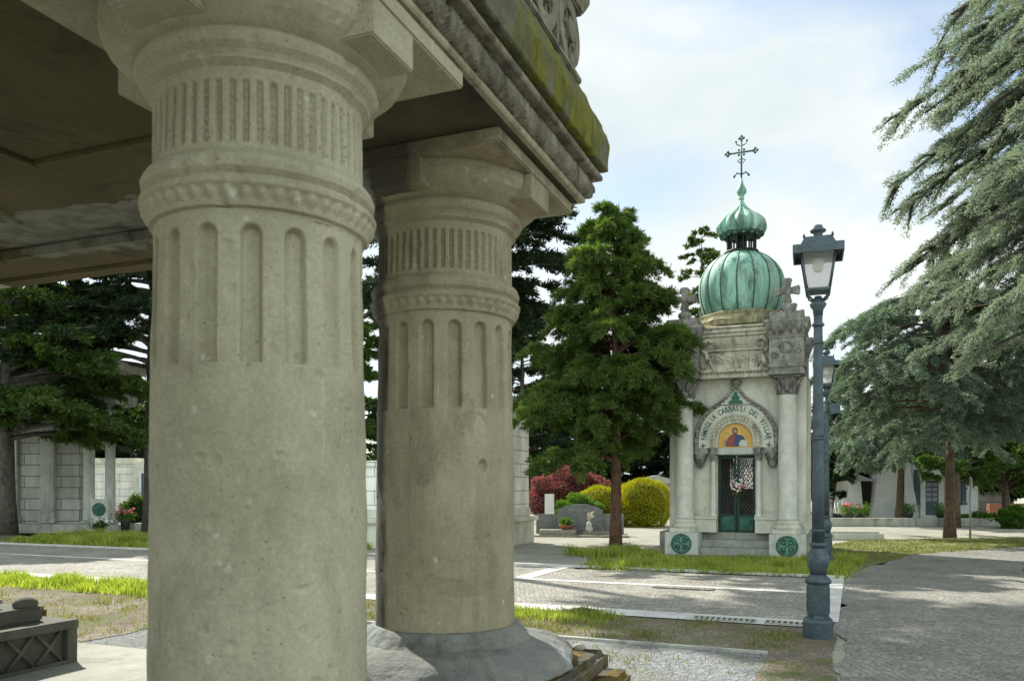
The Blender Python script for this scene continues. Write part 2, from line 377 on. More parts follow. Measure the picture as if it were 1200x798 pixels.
M_bark_r = stone('reddish_bark', (.13, .065, .04), (.22, .12, .08), stain=(.04, .03, .022), st_amt=.8, sc=7, streak=.9, bmp=1.0, bd=.03)
M_bark = stone('brown_bark', (.10, .07, .045), (.19, .14, .095), stain=(.04, .03, .022), st_amt=.7, sc=7, streak=.9, bmp=1.0, bd=.03)
M_bark_g = stone('grey_bark', (.085, .08, .065), (.16, .15, .12), stain=(.03, .03, .025), st_amt=.7, sc=7, streak=.9, bmp=1.0, bd=.03)
M_l_conif = leaf('conifer_foliage', (.03, .065, .015), (.11, .18, .035), .35)
M_l_bright = leaf('yellow_green_conifer_foliage', (.04, .082, .02), (.155, .23, .055), .42)  # own yellow-green of the conifer left of the chapel
M_l_dark = leaf('dark_conifer_foliage', (.012, .030, .012), (.035, .065, .022), .25)
M_l_light = leaf('bright_conifer_foliage', (.04, .09, .02), (.10, .17, .035), .4)
M_l_cedar = leaf('blue_cedar_foliage', (.16, .205, .165), (.34, .39, .32), .4, tcol=(1.1, 1.2, .8))
M_l_cedar_d = leaf('green_cedar_foliage', (.085, .13, .105), (.24, .31, .25), .35, tcol=(1.1, 1.2, .7))
M_l_yellow = leaf('golden_foliage', (.27, .29, .015), (.56, .53, .03), .4, tcol=(1.1, 1.1, .3))
M_l_red = leaf('red_foliage', (.17, .07, .065), (.36, .18, .165), .3, tcol=(1.4, .7, .6))
M_l_green = leaf('shrub_foliage', (.05, .12, .02), (.15, .27, .04), .4)
M_l_maple = leaf('broad_foliage', (.03, .07, .012), (.10, .17, .03), .45)
M_grass = leaf('grass_blades', (.14, .21, .03), (.52, .56, .14), .5, tcol=(1.2, 1.3, .4), hue_sc=1.5)
M_grass_dry = leaf('dry_grass_blades', (.13, .17, .04), (.32, .30, .13), .45, tcol=(1.1, 1.1, .6), hue_sc=1.5)
M_petal = plain('pink_petals', (.65, .16, .22), .6, 0, .3); M_petal_w = plain('white_petals', (.75, .72, .66), .6, 0, .2)
M_terra = plain('terracotta', (.34, .13, .07), .8, 0, .2)
M_pot = plain('dark_pot', (.05, .05, .045), .7, 0, .3)
M_white = stone('white_marble', (.66, .69, .66), (.78, .80, .77), stain=(.28, .29, .27), st_amt=.35, sc=2, streak=.35, bmp=.2)
M_grey = stone('grey_granite', (.17, .18, .185), (.26, .27, .275), stain=(.06, .06, .06), st_amt=.4, sc=5, streak=.2, bmp=.2)
M_mausl = stone('grey_mausoleum_stone', (.36, .37, .32), (.50, .51, .44), stain=(.10, .10, .09), st_amt=.6, sc=2, streak=.6, bmp=.4)
M_metal = plain('grey_metal', (.30, .32, .34), .5, .3, .15); M_sign = plain('white_sign', (.7, .7, .7), .5, 0, .08); M_signred = plain('red_sign', (.5, .04, .03), .5, 0, .1)
M_doorblue = plain('blue_grey_door', (.07, .11, .13), .5, .2, .2)
M_red_brick = plain('red_brick', (.26, .10, .06), .85, 0, .4, 20, .3)
def courses(name, c1, c2, bw=1.1, bh=.32, mortar=.012, kind='Object', rot=None, mcol=(.12, .12, .1)):
    def f(nt, b):
        t = N(nt, 'ShaderNodeTexCoord'); sx = N(nt, 'ShaderNodeSeparateXYZ'); L(nt, t.outputs[kind], sx.inputs[0])
        ad = N(nt, 'ShaderNodeMath', operation='ADD'); L(nt, sx.outputs[0], ad.inputs[0]); L(nt, sx.outputs[1], ad.inputs[1])
        cb = N(nt, 'ShaderNodeCombineXYZ'); L(nt, ad.outputs[0], cb.inputs[0]); L(nt, sx.outputs[2], cb.inputs[1])
        br = N(nt, 'ShaderNodeTexBrick'); L(nt, cb.outputs[0], br.inputs[0]); br.inputs['Scale'].default_value = 1
        br.inputs['Color1'].default_value = (*c1, 1); br.inputs['Color2'].default_value = (*c2, 1); br.inputs['Mortar'].default_value = (*mcol, 1)
        br.inputs['Mortar Size'].default_value = mortar; br.inputs['Brick Width'].default_value = bw; br.inputs['Row Height'].default_value = bh
        n = ramp(nt, noise(nt, coord(nt, (1, 1, .3)), 2.5, 8, .65), [(.35, .7), (.65, 1.12)])
        L(nt, mix(nt, 1., br.outputs[0], n, 'MULTIPLY'), b.inputs['Base Color']); b.inputs['Roughness'].default_value = .85
        iv = N(nt, 'ShaderNodeMath', operation='SUBTRACT'); iv.inputs[0].default_value = 1; L(nt, br.outputs['Fac'], iv.inputs[1])
        bump(nt, b, iv.outputs[0], .6, .02)
    return mat(name, f)
M_cours_w = courses('white_coursed_stone', (.80, .81, .72), (.86, .86, .77), 1.4, .36, .010, mcol=(.28, .28, .25))
M_cours_g = courses('grey_coursed_stone', (.38, .385, .33), (.47, .47, .41), 1.3, .38, .014)
# ground materials
def gravel(name, c1, c2, c3, sc=45, green=0.0):
    def f(nt, b):
        co = coord(nt); v = N(nt, 'ShaderNodeTexVoronoi'); v.inputs['Scale'].default_value = sc; L(nt, co, v.inputs[0])
        c = mix(nt, ramp(nt, v.outputs['Color'], [(.2, 0), (.8, 1)]), c1, c2)
        n = noise(nt, co, .9, 8, .65)
        c = mix(nt, ramp(nt, n, [(.42, 0), (.62, .7)]), c, c3)
        c = mix(nt, 1., c, ramp(nt, noise(nt, co, 14, 6, .8), [(.3, .55), (.7, 1.3)]), 'MULTIPLY')
        if green: c = mix(nt, ramp(nt, noise(nt, co, 2.2, 9, .75), [(.5, 0), (.6, green)]), c, (.10, .14, .03))
        L(nt, c, b.inputs['Base Color']); b.inputs['Roughness'].default_value = .95; b.inputs['Specular IOR Level'].default_value = .2
        bump(nt, b, v.outputs['Distance'], .9, .02)
    return mat(name, f)
M_gravel = gravel('pale_gravel', (.34, .335, .275), (.46, .45, .38), (.29, .28, .22), 40)
M_gravel_g = gravel('blue_grey_gravel', (.15, .16, .165), (.30, .31, .31), (.20, .19, .16), 42, .3)
M_soil = gravel('soil_and_gravel', (.16, .13, .095), (.30, .265, .21), (.13, .10, .065), 42, .75)
M_turf = gravel('turf_ground', (.13, .16, .05), (.22, .24, .09), (.27, .25, .16), 30, .5)
def cobble(name, c1, c2, sc=7.5):
    def f(nt, b):
        co = coord(nt); v = N(nt, 'ShaderNodeTexVoronoi', feature='DISTANCE_TO_EDGE'); v.inputs['Scale'].default_value = sc; v.inputs['Randomness'].default_value = .75; L(nt, co, v.inputs[0])
        v2 = N(nt, 'ShaderNodeTexVoronoi'); v2.inputs['Scale'].default_value = sc; v2.inputs['Randomness'].default_value = .75; L(nt, co, v2.inputs[0])
        c = mix(nt, ramp(nt, v2.outputs['Color'], [(.1, 0), (.9, 1)]), c1, c2)
        g = ramp(nt, v.outputs['Distance'], [(.0, 0), (.09, 1)])
        c = mix(nt, g, (.17, .165, .135), c)
        c = mix(nt, 1., c, ramp(nt, noise(nt, co, 1.1, 7, .65), [(.35, .75), (.65, 1.12)]), 'MULTIPLY')
        c = mix(nt, .5, c, mix(nt, 1., c, ramp(nt, noise(nt, co, 60, 5, .7), [(.3, .6), (.7, 1.35)]), 'MULTIPLY'))
        L(nt, c, b.inputs['Base Color']); b.inputs['Roughness'].default_value = .8; b.inputs['Specular IOR Level'].default_value = .3
        bump(nt, b, ramp(nt, v.outputs['Distance'], [(0, 0), (.12, 1)]), .7, .02)
    return mat(name, f)
M_cobble = cobble('porphyry_cobbles', (.26, .245, .21), (.40, .38, .325), 15)
M_plaza = cobble('plaza_cobbles', (.205, .20, .175), (.31, .30, .26), 14)
M_granite = stone('pale_granite_strip', (.48, .48, .45), (.62, .62, .58), stain=(.25, .25, .22), st_amt=.4, sc=2.5, streak=.2, bmp=.3)

# ------------------------------------------------------------------ ground
def wobble(pts, amp, seg=.4):
    r = random.Random(len(pts) * 31 + int(abs(pts[0][0]) * 100)); o = []
    for i, p in enumerate(pts):
        q = pts[(i + 1) % len(pts)]; d = math.hypot(q[0] - p[0], q[1] - p[1]); n = max(1, int(d / seg))
        for k in range(n):
            t = k / n; o.append((p[0] + (q[0] - p[0]) * t + r.uniform(-amp, amp), p[1] + (q[1] - p[1]) * t + r.uniform(-amp, amp)))
    return o
def sheet(name, pts, z, m, amp=0, kind='structure', h=0, seg=.4):
    if amp: pts = wobble(pts, amp, seg)
    bm = bmesh.new(); vs = [bm.verts.new((x, y, z)) for x, y in pts]; f = bm.faces.new(vs)
    if f.normal.z < 0: f.normal_flip()
    bmesh.ops.triangulate(bm, faces=bm.faces[:])
    if h:
        g = bmesh.ops.extrude_face_region(bm, geom=bm.faces[:])
        for v in g['geom']:
            if isinstance(v, bmesh.types.BMVert): v.co.z -= h
    bmesh.ops.recalc_face_normals(bm, faces=bm.faces)
    me = bpy.data.meshes.new(name); bm.to_mesh(me); bm.free(); me.materials.append(m)
    o = bpy.data.objects.new(name, me); COL.objects.link(o); o['kind'] = kind
    return o
PA = math.atan2(.39, .92)
pv = (math.cos(PA), -math.sin(PA)); qv = (math.sin(PA), math.cos(PA))
def pq(p, q): return (p * pv[0] + q * qv[0], 10.5 + p * pv[1] + q * qv[1])
def rect(p0, p1, q0, q1): return [pq(p0, q0), pq(p1, q0), pq(p1, q1), pq(p0, q1)]
sheet('ground', [(-400, -60), (400, -60), (400, 500), (-400, 500)], 0, M_gravel)
sheet('gravel_yard', rect(-40, 3.6, -12, -1.83), .004, M_gravel_g, .05)
sheet('soil_strip', [pq(-40, -1.83), pq(3.3, -1.83), pq(3.4, -3.6), pq(3.7, -5), pq(4.1, -4.2), pq(3.9, -2.0), pq(3.85, -.26), pq(-40, -.26)], .008, M_soil, .06)
sheet('path', rect(-40, 3.82, .22, 5.0), .012, M_cobble)
sheet('plaza', [pq(3.9, -14), pq(40, -14), pq(40, 8.5), G(1200, 640), G(1070, 650), G(998, 671), pq(3.95, 3.4)], .012, M_plaza, .10, seg=.35)
sheet('far_path', [G(-900, 614), G(-60, 618), G(600, 642), G(700, 640), G(640, 625), G(-900, 600)], .004, M_gravel)
sheet('grass_verge', [pq(-40, 5.12), pq(-7, 5.12), pq(-7, 7.6), pq(-40, 7.8)], .012, M_turf, .08)
sheet('grass_verge', [G(676, 667), G(930, 677), G(990, 681), G(1000, 670), G(1010, 652), G(760, 651), G(690, 655)], .012, M_turf, .08)
sheet('grass_verge', [G(1003, 668), G(1072, 649), G(1230, 638), G(1230, 629), G(1000, 633), G(965, 640), G(965, 662)], .016, M_turf, .06)
# strips, grates and kerbs are set into the paving
t = sheet('granite_strip', rect(-40, 3.85, -.25, .22), .018, M_granite)
t = sheet('granite_strip', rect(-40, 3.60, 2.76, 2.95), .018, M_granite)
t = sheet('granite_strip', rect(3.60, 3.92, .225, 5.0), .018, M_granite)
t = sheet('granite_strip', rect(-1.22, -.92, 2.955, 5.0), .018, M_granite)
t = sheet('kerb', rect(-40, 3.92, 5.005, 5.13), .05, M_granite, h=.05)
t = sheet('soil_patch', rect(-16, -3.0, -6, -1.7), .010, M_soil, .12)
t = sheet('kerb', rect(-2.9, 3.35, -1.88, -1.83), .03, M_mausl, h=.03)
def grate(p0, p1, q0, q1, label, n):
    mb = MB(); Mx = Matrix.Translation((0, 10.5, 0)) @ Matrix.Rotation(-PA, 4, 'Z')
    t = thing('drain_grate', label, 'drain', (*pq((p0 + p1) / 2, (q0 + q1) / 2), .018), -PA, 'drains in the paving')
    a, b = (p1 - p0) / 2, (q1 - q0) / 2
    mb.box(-a, a, -b, b, .001, .004); mb.build('drain_pit', M_black if n < 30 else M_bark, t)
    mb = MB(); mb.box(-a, a, -b, -b + .03, .004, .012); mb.box(-a, a, b - .03, b, .004, .012)
    for i in range(n + 1):
        x = -a + 2 * a * i / n; mb.box(x - .012 if i else x, x + .012, -b + .03, b - .03, .004, .011)
    mb.build('grate_frame', M_mausl if n < 30 else M_plaza, t)
grate(2.35, 3.05, -.20, .02, 'slotted stone drain in the pale kerb strip left of the near lamp post', 11)
grate(3.15, 3.84, -.20, .02, 'slotted stone drain in the pale kerb strip behind the near lamp post foot', 11)
grate(1.25, 2.15, 2.50, 2.74, 'dark iron drain grate set beside the middle pale line of the cobbled path', 40)

# ------------------------------------------------------------------ grass blades (stuff)
def in_poly(P, poly):
    x, y = P[:, 0], P[:, 1]; ins = np.zeros(len(P), bool); n = len(poly)
    for i in range(n):
        x0, y0 = poly[i]; x1, y1 = poly[(i + 1) % n]
        c = ((y0 > y) != (y1 > y)) & (x < (x1 - x0) * (y - y0) / (y1 - y0 + 1e-12) + x0); ins ^= c
    return ins
def grass(name, poly, n, h, w, m, clump=0.0, label=None):
    poly = np.array(poly); lo, hi = poly.min(0), poly.max(0)
    P = rng.uniform(lo, hi, (n * 3, 2)); P = P[in_poly(P, poly)][:n]
    if clump:
        k = max(5, int(len(P) * .02)); C = P[rng.integers(0, len(P), k)]
        idx = rng.integers(0, k, len(P)); sel = rng.random(len(P)) < clump
        P[sel] = C[idx[sel]] + rng.normal(0, .09, (sel.sum(), 2)); P = P[in_poly(P, poly)]
    P = P + rng.normal(0, .07, P.shape)
    fld = .5 + .5 * np.sin(P[:, 0] * 2.3 + 1.7 * np.sin(P[:, 1] * 1.9)) * np.sin(P[:, 1] * 3.1 + 2 * np.sin(P[:, 0] * 1.3)) + .25 * np.sin(P[:, 0] * 9 + P[:, 1] * 7)
    keep = rng.random(len(P)) < .35 + .65 * np.clip(fld, 0, 1); P = P[keep]; fld = fld[keep]
    n = len(P); a = rng.uniform(0, 2 * np.pi, n); H = h * rng.uniform(.35, 1.2, n) * (.45 + .75 * np.clip(fld, 0, 1)) ; lean = rng.normal(0, .35, (n, 2)) * H[:, None]
    s = np.stack([np.cos(a), np.sin(a)], 1) * w * rng.uniform(.6, 1.3, n)[:, None]
    V = np.zeros((n, 5, 3)); z0 = .012
    V[:, 0, :2] = P - s; V[:, 1, :2] = P + s; V[:, :2, 2] = z0
    V[:, 2, :2] = P + s * .8 + lean * .35; V[:, 3, :2] = P - s * .8 + lean * .35; V[:, 2:4, 2] = (z0 + H * .6)[:, None]
    V[:, 4, :2] = P + lean; V[:, 4, 2] = z0 + H
    b = np.arange(n)[:, None] * 5
    q = np.concatenate([b + np.array([[0, 1, 2]]), b + np.array([[0, 2, 3]]), b + np.array([[3, 2, 4]])])
    return tagp(fastmesh(name, V.reshape(-1, 3), q, m), label, 'grass', None, 'stuff')
grass('grass', [G(683, 667), G(930, 676), G(990, 680), G(1003, 668), G(1010, 654), G(960, 655), G(760, 655), G(700, 658)], 24000, .14, .008, M_grass, .6, 'tall green grass growing in front of the domed chapel steps')
tb = G(720, 651)
grass('grass', [(tb[0] + (.95 + .25 * math.sin(3 * q)) * math.cos(q), tb[1] - .15 + (.55 + .15 * math.cos(2 * q)) * math.sin(q)) for q in np.linspace(0, 6.28, 16)], 4500, .26, .008, M_grass, .3, 'taller tuft of grass around the foot of the reddish tree trunk')
grass('grass', rect(-17, -7, 5.2, 7.6), 60000, .26, .013, M_grass, .1, 'lush green grass verge beyond the path at the far left')
grass('grass', rect(-13, -4.0, -1.25, -.3), 26000, .15, .009, M_grass, .5, 'bright green grass band on the near side of the path at left')
grass('grass', rect(-4.0, 3.6, -1.7, -.3), 9000, .06, .006, M_grass_dry, .9, 'sparse dry grass on soil between the pale strip and the thin kerb')
grass('grass', rect(-1.2, 1.5, -.9, -.3), 5000, .09, .006, M_grass, .6, 'greener tufts along the pale strip behind the second column')
grass('grass', rect(-9, 3.7, -5, -1.9), 6000, .05, .006, M_grass_dry, .85, 'scattered tufts of grass in the blue grey gravel')
grass('grass', rect(-12, -3.2, -4.5, -1.3), 5000, .06, .007, M_grass_dry, .85, 'scattered weeds in the brown gravel behind the sarcophagus')
grass('grass', [G(1006, 666), G(1072, 650), G(1230, 640), G(1230, 630), G(1000, 634), G(965, 641), G(965, 661)], 17000, .05, .012, M_grass_dry, .6, 'short lawn right of the domed chapel')
# a little heap of dry weeds beside the strip
c = G(683, 719); mb = MB(); r_ = random.Random(3)
for i in range(160):
    a = r_.uniform(0, 6.28); d = r_.random() ** .7; x, y = d * .22 * math.cos(a), d * .12 * math.sin(a); l = r_.uniform(.03, .10); b2 = r_.uniform(0, 6.28)
    mb.tube([(x, y, .02), (x + l * math.cos(b2) * .6, y + l * math.sin(b2) * .6, .03 + .05 * (1 - d)), (x + l * math.cos(b2 + .5), y + l * math.sin(b2 + .5), .02 + .07 * (1 - d) * r_.random())], .003, 3)
o = mb.build('weed_heap', plain('dry_weeds', (.20, .15, .10), .9)); o.location = (c[0], c[1], .01)
tagp(o, 'small heap of dry uprooted weeds on the pale strip behind the second column', 'weeds')

# ------------------------------------------------------------------ near monument (stone canopy)
AV = R(21.8)
nv = (math.cos(AV), -math.sin(AV)); vv = (math.sin(AV), math.cos(AV))
C2 = (-.265, 3.229)
canopy = thing('canopy_tomb', 'large weathered stone canopy tomb on thick columns with mossy cornice in the left foreground', 'tomb', (C2[0], C2[1], 0), -AV)
Z0 = EYE
def smoothstep(a, b, x): t = np.clip((x - a) / (b - a), 0, 1); return t * t * (3 - 2 * t)
def lathe_np(name, prof, nA, nZ, dispf, mt, parent, cx, cy, capr=True):
    z = np.array([p[0] for p in prof]); r = np.array([p[1] for p in prof])
    # resample by arc length
    s = np.concatenate([[0], np.cumsum(np.hypot(np.diff(z), np.diff(r)))]); t = np.unique(np.concatenate([np.linspace(0, s[-1], nZ), s]))
    zz = np.interp(t, s, z); rr = np.interp(t, s, r); A = np.linspace(0, 2 * np.pi, nA, endpoint=False)
    ZZ, AA = np.meshgrid(zz, A, indexing='ij'); RR = np.repeat(rr[:, None], nA, 1) + (dispf(AA, ZZ - Z0) if dispf else 0)
    V = np.stack([cx + RR * np.cos(AA), cy + RR * np.sin(AA), ZZ], -1).reshape(-1, 3)
    m = len(t); i = np.arange(m - 1)[:, None] * nA; k = np.arange(nA)[None]; k2 = (k + 1) % nA
    Q = np.stack([i + k, i + k2, i + nA + k2, i + nA + k], -1).reshape(-1, 4)
    return fastmesh(name, V, Q, mt, parent, True)
def wob(A, Z):   # slight hand-cut unevenness
    return .0012 * np.sin(3 * A + 9 * Z) + .0009 * np.sin(7 * A - 23 * Z + 1) + .0006 * np.sin(19 * A + 41 * Z)
def chips(A, Z, seed, n, dmin=.004, dmax=.02, z0=-.5, z1=1.0, depth=.006):
    r = np.random.default_rng(seed); D = 0
    for _ in range(n):
        a, z, s = r.uniform(0, 6.283), r.uniform(z0, z1), r.uniform(dmin, dmax)
        da = (A - a + np.pi) % (2 * np.pi) - np.pi; q = (da * .27 / s) ** 2 + ((Z - z) / (s * r.uniform(.6, 2))) ** 2
        D = D - depth * np.clip(1 - q, 0, 1) * (s / dmax)
    return D
_u = (566 - 600) / F; _b = C2[0] * _u + C2[1]; _a = _u * _u + 1; _t = (_b - math.sqrt(_b * _b - _a * (C2[0] ** 2 + C2[1] ** 2 - .27 ** 2))) / _a
_dx, _dy = _u * _t - C2[0], _t - C2[1]
POCK = math.atan2(_dx * vv[0] + _dy * vv[1], _dx * nv[0] + _dy * nv[1]) + math.pi * .5 + .02
def shaft_disp(seed):
    def f(A, Z):
        pock = 0
        if seed == 3:
            q = (((A + np.pi * .5 + .02 - POCK + np.pi) % (2 * np.pi) - np.pi) * .27 / .019) ** 2 + ((Z - .078) / .024) ** 2
            pock = -.022 * np.clip(1 - q, 0, 1) ** .6
        nfl = 16; ph = (A * nfl / (2 * np.pi)) % 1 - .5; x = np.abs(ph) * 2 * np.pi / nfl * .27   # metres off flute axis
        hw = .0285; top = .615; bot = .287; zc = top - hw
        d_side = hw - x; rr_ = hw - np.hypot(x, np.maximum(Z - zc, 0))
        ins = np.where(Z > zc, rr_, d_side); ins = np.minimum(ins, (Z - bot) * 1.0)
        return -.024 * smoothstep(0, .010, ins) + wob(A, Z) + chips(A, Z, seed, 160) + pock
    return f
def cap_disp(seed):
    def f(A, Z):
        d = wob(A, Z)
        nn = 52; ph = (A * nn / (2 * np.pi)) % 1 - .5; band = smoothstep(.797, .808, Z) * (1 - smoothstep(.938, .950, Z))
        g = smoothstep(.30, .20, np.abs(ph)) if False else np.clip((.27 - np.abs(ph)) / .07, 0, 1)
        bead = .5 + .5 * np.cos(Z * 2 * np.pi / .019); inner = np.clip((.10 - np.abs(ph)) / .06, 0, 1)
        d = d + band * (-.012 * g + .009 * inner * (.35 + .65 * bead) * g)
        eb = smoothstep(.658, .663, Z) * (1 - smoothstep(.688, .694, Z)); ph2 = (A * 46 / (2 * np.pi)) % 1 - .5
        d = d + eb * (.005 * np.cos(ph2 * 2 * np.pi) * np.cos((Z - .675) / .035 * np.pi * .9) - .002)
        return d + chips(A, Z, seed, 90, .004, .022, .64, 1.16, .008)
    return f
SH = [(-.535, .2745), (-.1, .2735), (.3, .2675), (.645, .2615)]
CAP = [(.640, .2615), (.646, .2615), (.650, .274), (.658, .277), (.676, .288), (.692, .292), (.697, .296), (.706, .297), (.712, .292), (.716, .283), (.722, .279), (.735, .291), (.750, .294), (.765, .288), (.776, .276), (.782, .268), (.786, .264), (.95, .2615), (.974, .263),
       (.980, .272), (.986, .282), (.992, .283), (.996, .279), (1.004, .284), (1.016, .300), (1.030, .307), (1.042, .304), (1.048, .296), (1.050, .296), (1.060, .318), (1.078, .350), (1.098, .373), (1.120, .384), (1.150, .386), (1.158, .384)]
BASE = [(-.535, .2745), (-.538, .290), (-.552, .308), (-.578, .335), (-.590, .350), (-.596, .375), (-.604, .405), (-.622, .450), (-.645, .488), (-.667, .508), (-.688, .512), (-.700, .500), (-.706, .48)]
def base_disp(seed):
    def f(A, Z):
        r = np.random.default_rng(seed); d = np.zeros_like(A)
        for _ in range(14): d += r.uniform(.0006, .002) * np.sin(r.integers(2, 40) * A + r.uniform(0, 6) + Z * r.uniform(-60, 60))
        below = 1 - smoothstep(-.60, -.585, Z)
        # leaf spurs at the four corners
        for q in range(4):
            a = np.pi / 4 + q * np.pi / 2; da = (A - a + np.pi) % (2 * np.pi) - np.pi
            d += below * .035 * np.exp(-(da / .17) ** 2) * (1 + .25 * np.cos(da * 60))
        return d + chips(A, Z, seed + 5, 40, .01, .05, -.7, -.55, .014)
    return f
for ci, (cy, cx) in enumerate(((0, 0), (-1.158, .036), (-2.316, .07), (0, -3.4), (-2.32, -3.4))):
    near = ci < 2; nA = 640 if near else 96; nZ = 420 if near else 60
    pr = lambda P: [(z + Z0, r) for z, r in P]
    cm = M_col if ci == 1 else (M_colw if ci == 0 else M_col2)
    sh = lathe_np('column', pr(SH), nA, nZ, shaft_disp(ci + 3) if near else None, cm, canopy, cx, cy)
    if ci == 0: sh['label'] = 'second fluted column under the corner of the mossy cornice'
    if ci == 1: sh['label'] = 'nearest and largest fluted stone column'
    lathe_np('capital', pr(CAP), nA, int(nZ * 1.1), cap_disp(ci + 13) if near else None, cm, sh, cx, cy)
    lathe_np('base', pr(BASE), nA // 2 if near else 64, nZ // 3, base_disp(ci + 23) if near else None, M_base, sh, cx, cy)
    # abacus: square slab with four cross arms
    mb = MB(); w = .10; a = .40
    for (x0, x1, y0, y1) in ((-w, w, -a, -.30), (-w, w, .30, a), (.30, a, -w, w), (-a, -.30, -w, w)):
        mb.box(cx + x0, cx + x1, cy + y0, cy + y1, Z0 + 1.062, Z0 + 1.156, bev=.004)
    # webs under the arms down to the echinus
    mb.box(cx - a, cx + a, cy - a, cy + a, Z0 + 1.157, Z0 + 1.206, bev=.005)
    mb.build('abacus', M_abac if ci == 0 else (cm if near else M_ent), sh)
    mb = MB(); mb.box(cx - .53, cx + .53, cy - .53, cy + .53, Z0 - .80, Z0 - .704, bev=.02)
    pl = mb.build('plinth', M_lichen, sh)
    mb = MB(); mb.box(cx - .61, cx + .61, cy - .61, cy + .61, Z0 - .95, Z0 - .802, bev=.02)
    pl2 = mb.build('plinth_step', M_lichen, sh)
    for o in (pl, pl2):
        if ci in (0, 1):
            m = o.modifiers.new('sub', 'SUBSURF'); m.subdivision_type = 'SIMPLE'; m.levels = m.render_levels = 6
            tx = bpy.data.textures.get('rock') or bpy.data.textures.new('rock', 'CLOUDS'); tx.noise_scale = .11; tx.noise_depth = 4
            m = o.modifiers.new('disp', 'DISPLACE'); m.texture = tx; m.strength = .055; m.mid_level = .60
# podium
mb = MB(); mb.box(-3.85, .42, -2.85, .44, .12, Z0 - .875, bev=.015); mb.box(-4.1, .66, -3.1, .68, -.05, .13, bev=.015)
mb.box(-3.97, .54, -2.98, .56, .13, .34, bev=.015)
mb.build('podium', M_floor, canopy)
# ceiling and beams
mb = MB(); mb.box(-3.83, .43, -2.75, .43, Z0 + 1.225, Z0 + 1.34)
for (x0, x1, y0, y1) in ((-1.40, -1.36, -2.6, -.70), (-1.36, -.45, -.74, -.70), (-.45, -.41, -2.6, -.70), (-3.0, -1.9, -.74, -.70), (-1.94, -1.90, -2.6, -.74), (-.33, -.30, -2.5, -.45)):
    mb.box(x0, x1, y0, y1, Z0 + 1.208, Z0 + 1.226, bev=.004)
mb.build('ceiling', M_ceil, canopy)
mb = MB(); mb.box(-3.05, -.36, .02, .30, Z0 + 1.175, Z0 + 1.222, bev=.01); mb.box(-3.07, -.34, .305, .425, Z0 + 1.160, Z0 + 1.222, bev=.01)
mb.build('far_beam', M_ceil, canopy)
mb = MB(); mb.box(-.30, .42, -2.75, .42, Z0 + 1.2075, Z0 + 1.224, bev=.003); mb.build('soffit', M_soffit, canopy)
# cornice: profile (out, z) swept around the rectangle
def sweep_rect(mb, prof, x0, x1, y0, y1, seg=1):
    c = [(x0, y0, -1, -1), (x1, y0, 1, -1), (x1, y1, 1, 1), (x0, y1, -1, 1)]; V = []; Fs = []; n = len(prof); pts = []
    for k in range(4):
        a = c[k]; b = c[(k + 1) % 4]
        for i in range(seg):
            t = i / seg; pts.append((a, b, t))
    for a, b, t in pts:
        for (e, z) in prof:
            ax, ay = a[0] + a[2] * e, a[1] + a[3] * e; bx, by = b[0] + b[2] * e, b[1] + b[3] * e
            V.append((ax + (bx - ax) * t, ay + (by - ay) * t, z))
    m = len(pts)
    for j in range(m):
        j2 = (j + 1) % m
        for i in range(n - 1): Fs.append((j * n + i, j2 * n + i, j2 * n + i + 1, j * n + i + 1))
    mb.add(V, Fs)
RX0, RX1, RY0, RY1 = -3.4, 0, -2.4, 0
def zp(P): return [(e, z + Z0) for e, z in P]
mb = MB(); sweep_rect(mb, zp([(.20, 1.212), (.440, 1.212), (.446, 1.218), (.446, 1.232), (.436, 1.240), (.436, 1.33)]), RX0, RX1, RY0, RY1); mb.build('fascia', M_ent, canopy)
# leafy roll moulding, fine displaced strips on the visible side and the far side
def roll(mb, side):
    Lr = 2.4 if side == 'n' else 3.4
    ns = int(Lr / .004); na = 22; V = []
    for i in range(ns + 1):
        s = i / ns; sv = s * Lr
        for k in range(na + 1):
            a = -math.pi / 2 - .2 + (math.pi + .5) * k / na
            per = .074; ph = (sv / per + .16 * math.sin(a)) % 1.0
            sc_ = abs(ph - .5) * 2; grv = -.013 * max(0, sc_ - .68) / .32; rib = .0035 * math.cos((sv + .03 * math.sin(a) * (1 if ph < .5 else -1)) / .0145 * 2 * math.pi) + .002 * math.sin(sv * 61 + a * 5)
            rr = .040 + grv + rib
            e = .446 + rr * math.cos(a) * .8; z = Z0 + 1.277 + rr * 1.05 * math.sin(a)
            if side == 'n': V.append((RX1 + e, RY0 - e + (RY1 - RY0 + 2 * e) * s, z))
            else: V.append((RX0 - e + (RX1 - RX0 + 2 * e) * s, RY1 + e, z))
    Fs = [(i * (na + 1) + k, (i + 1) * (na + 1) + k, (i + 1) * (na + 1) + k + 1, i * (na + 1) + k + 1) for i in range(ns) for k in range(na)]
    mb.add(V, Fs, smooth=True)
mb = MB(); roll(mb, 'n'); roll(mb, 'f'); mb.build('leaf_moulding', M_carve, canopy)
mb = MB(); sweep_rect(mb, zp([(.43, 1.316), (.500, 1.318), (.506, 1.324), (.506, 1.338), (.500, 1.346), (.45, 1.350), (.45, 1.366)]), RX0, RX1, RY0, RY1); mb.build('fillet', M_carve, canopy)
mb = MB(); sweep_rect(mb, zp([(.44, 1.362), (.518, 1.362), (.526, 1.367), (.536, 1.47), (.521, 1.52), (.49, 1.585), (.455, 1.66), (.42, 1.722), (.1, 1.75)]), RX0, RX1, RY0, RY1, 110)
o = mb.build('mossy_cornice', M_moss, canopy)
m = o.modifiers.new('sub', 'SUBSURF'); m.subdivision_type = 'SIMPLE'; m.levels = m.render_levels = 2
tx2 = bpy.data.textures.new('rock_fine', 'CLOUDS'); tx2.noise_scale = .05; tx2.noise_depth = 5
m = o.modifiers.new('disp', 'DISPLACE'); m.texture = tx2; m.strength = .022; m.mid_level = .6
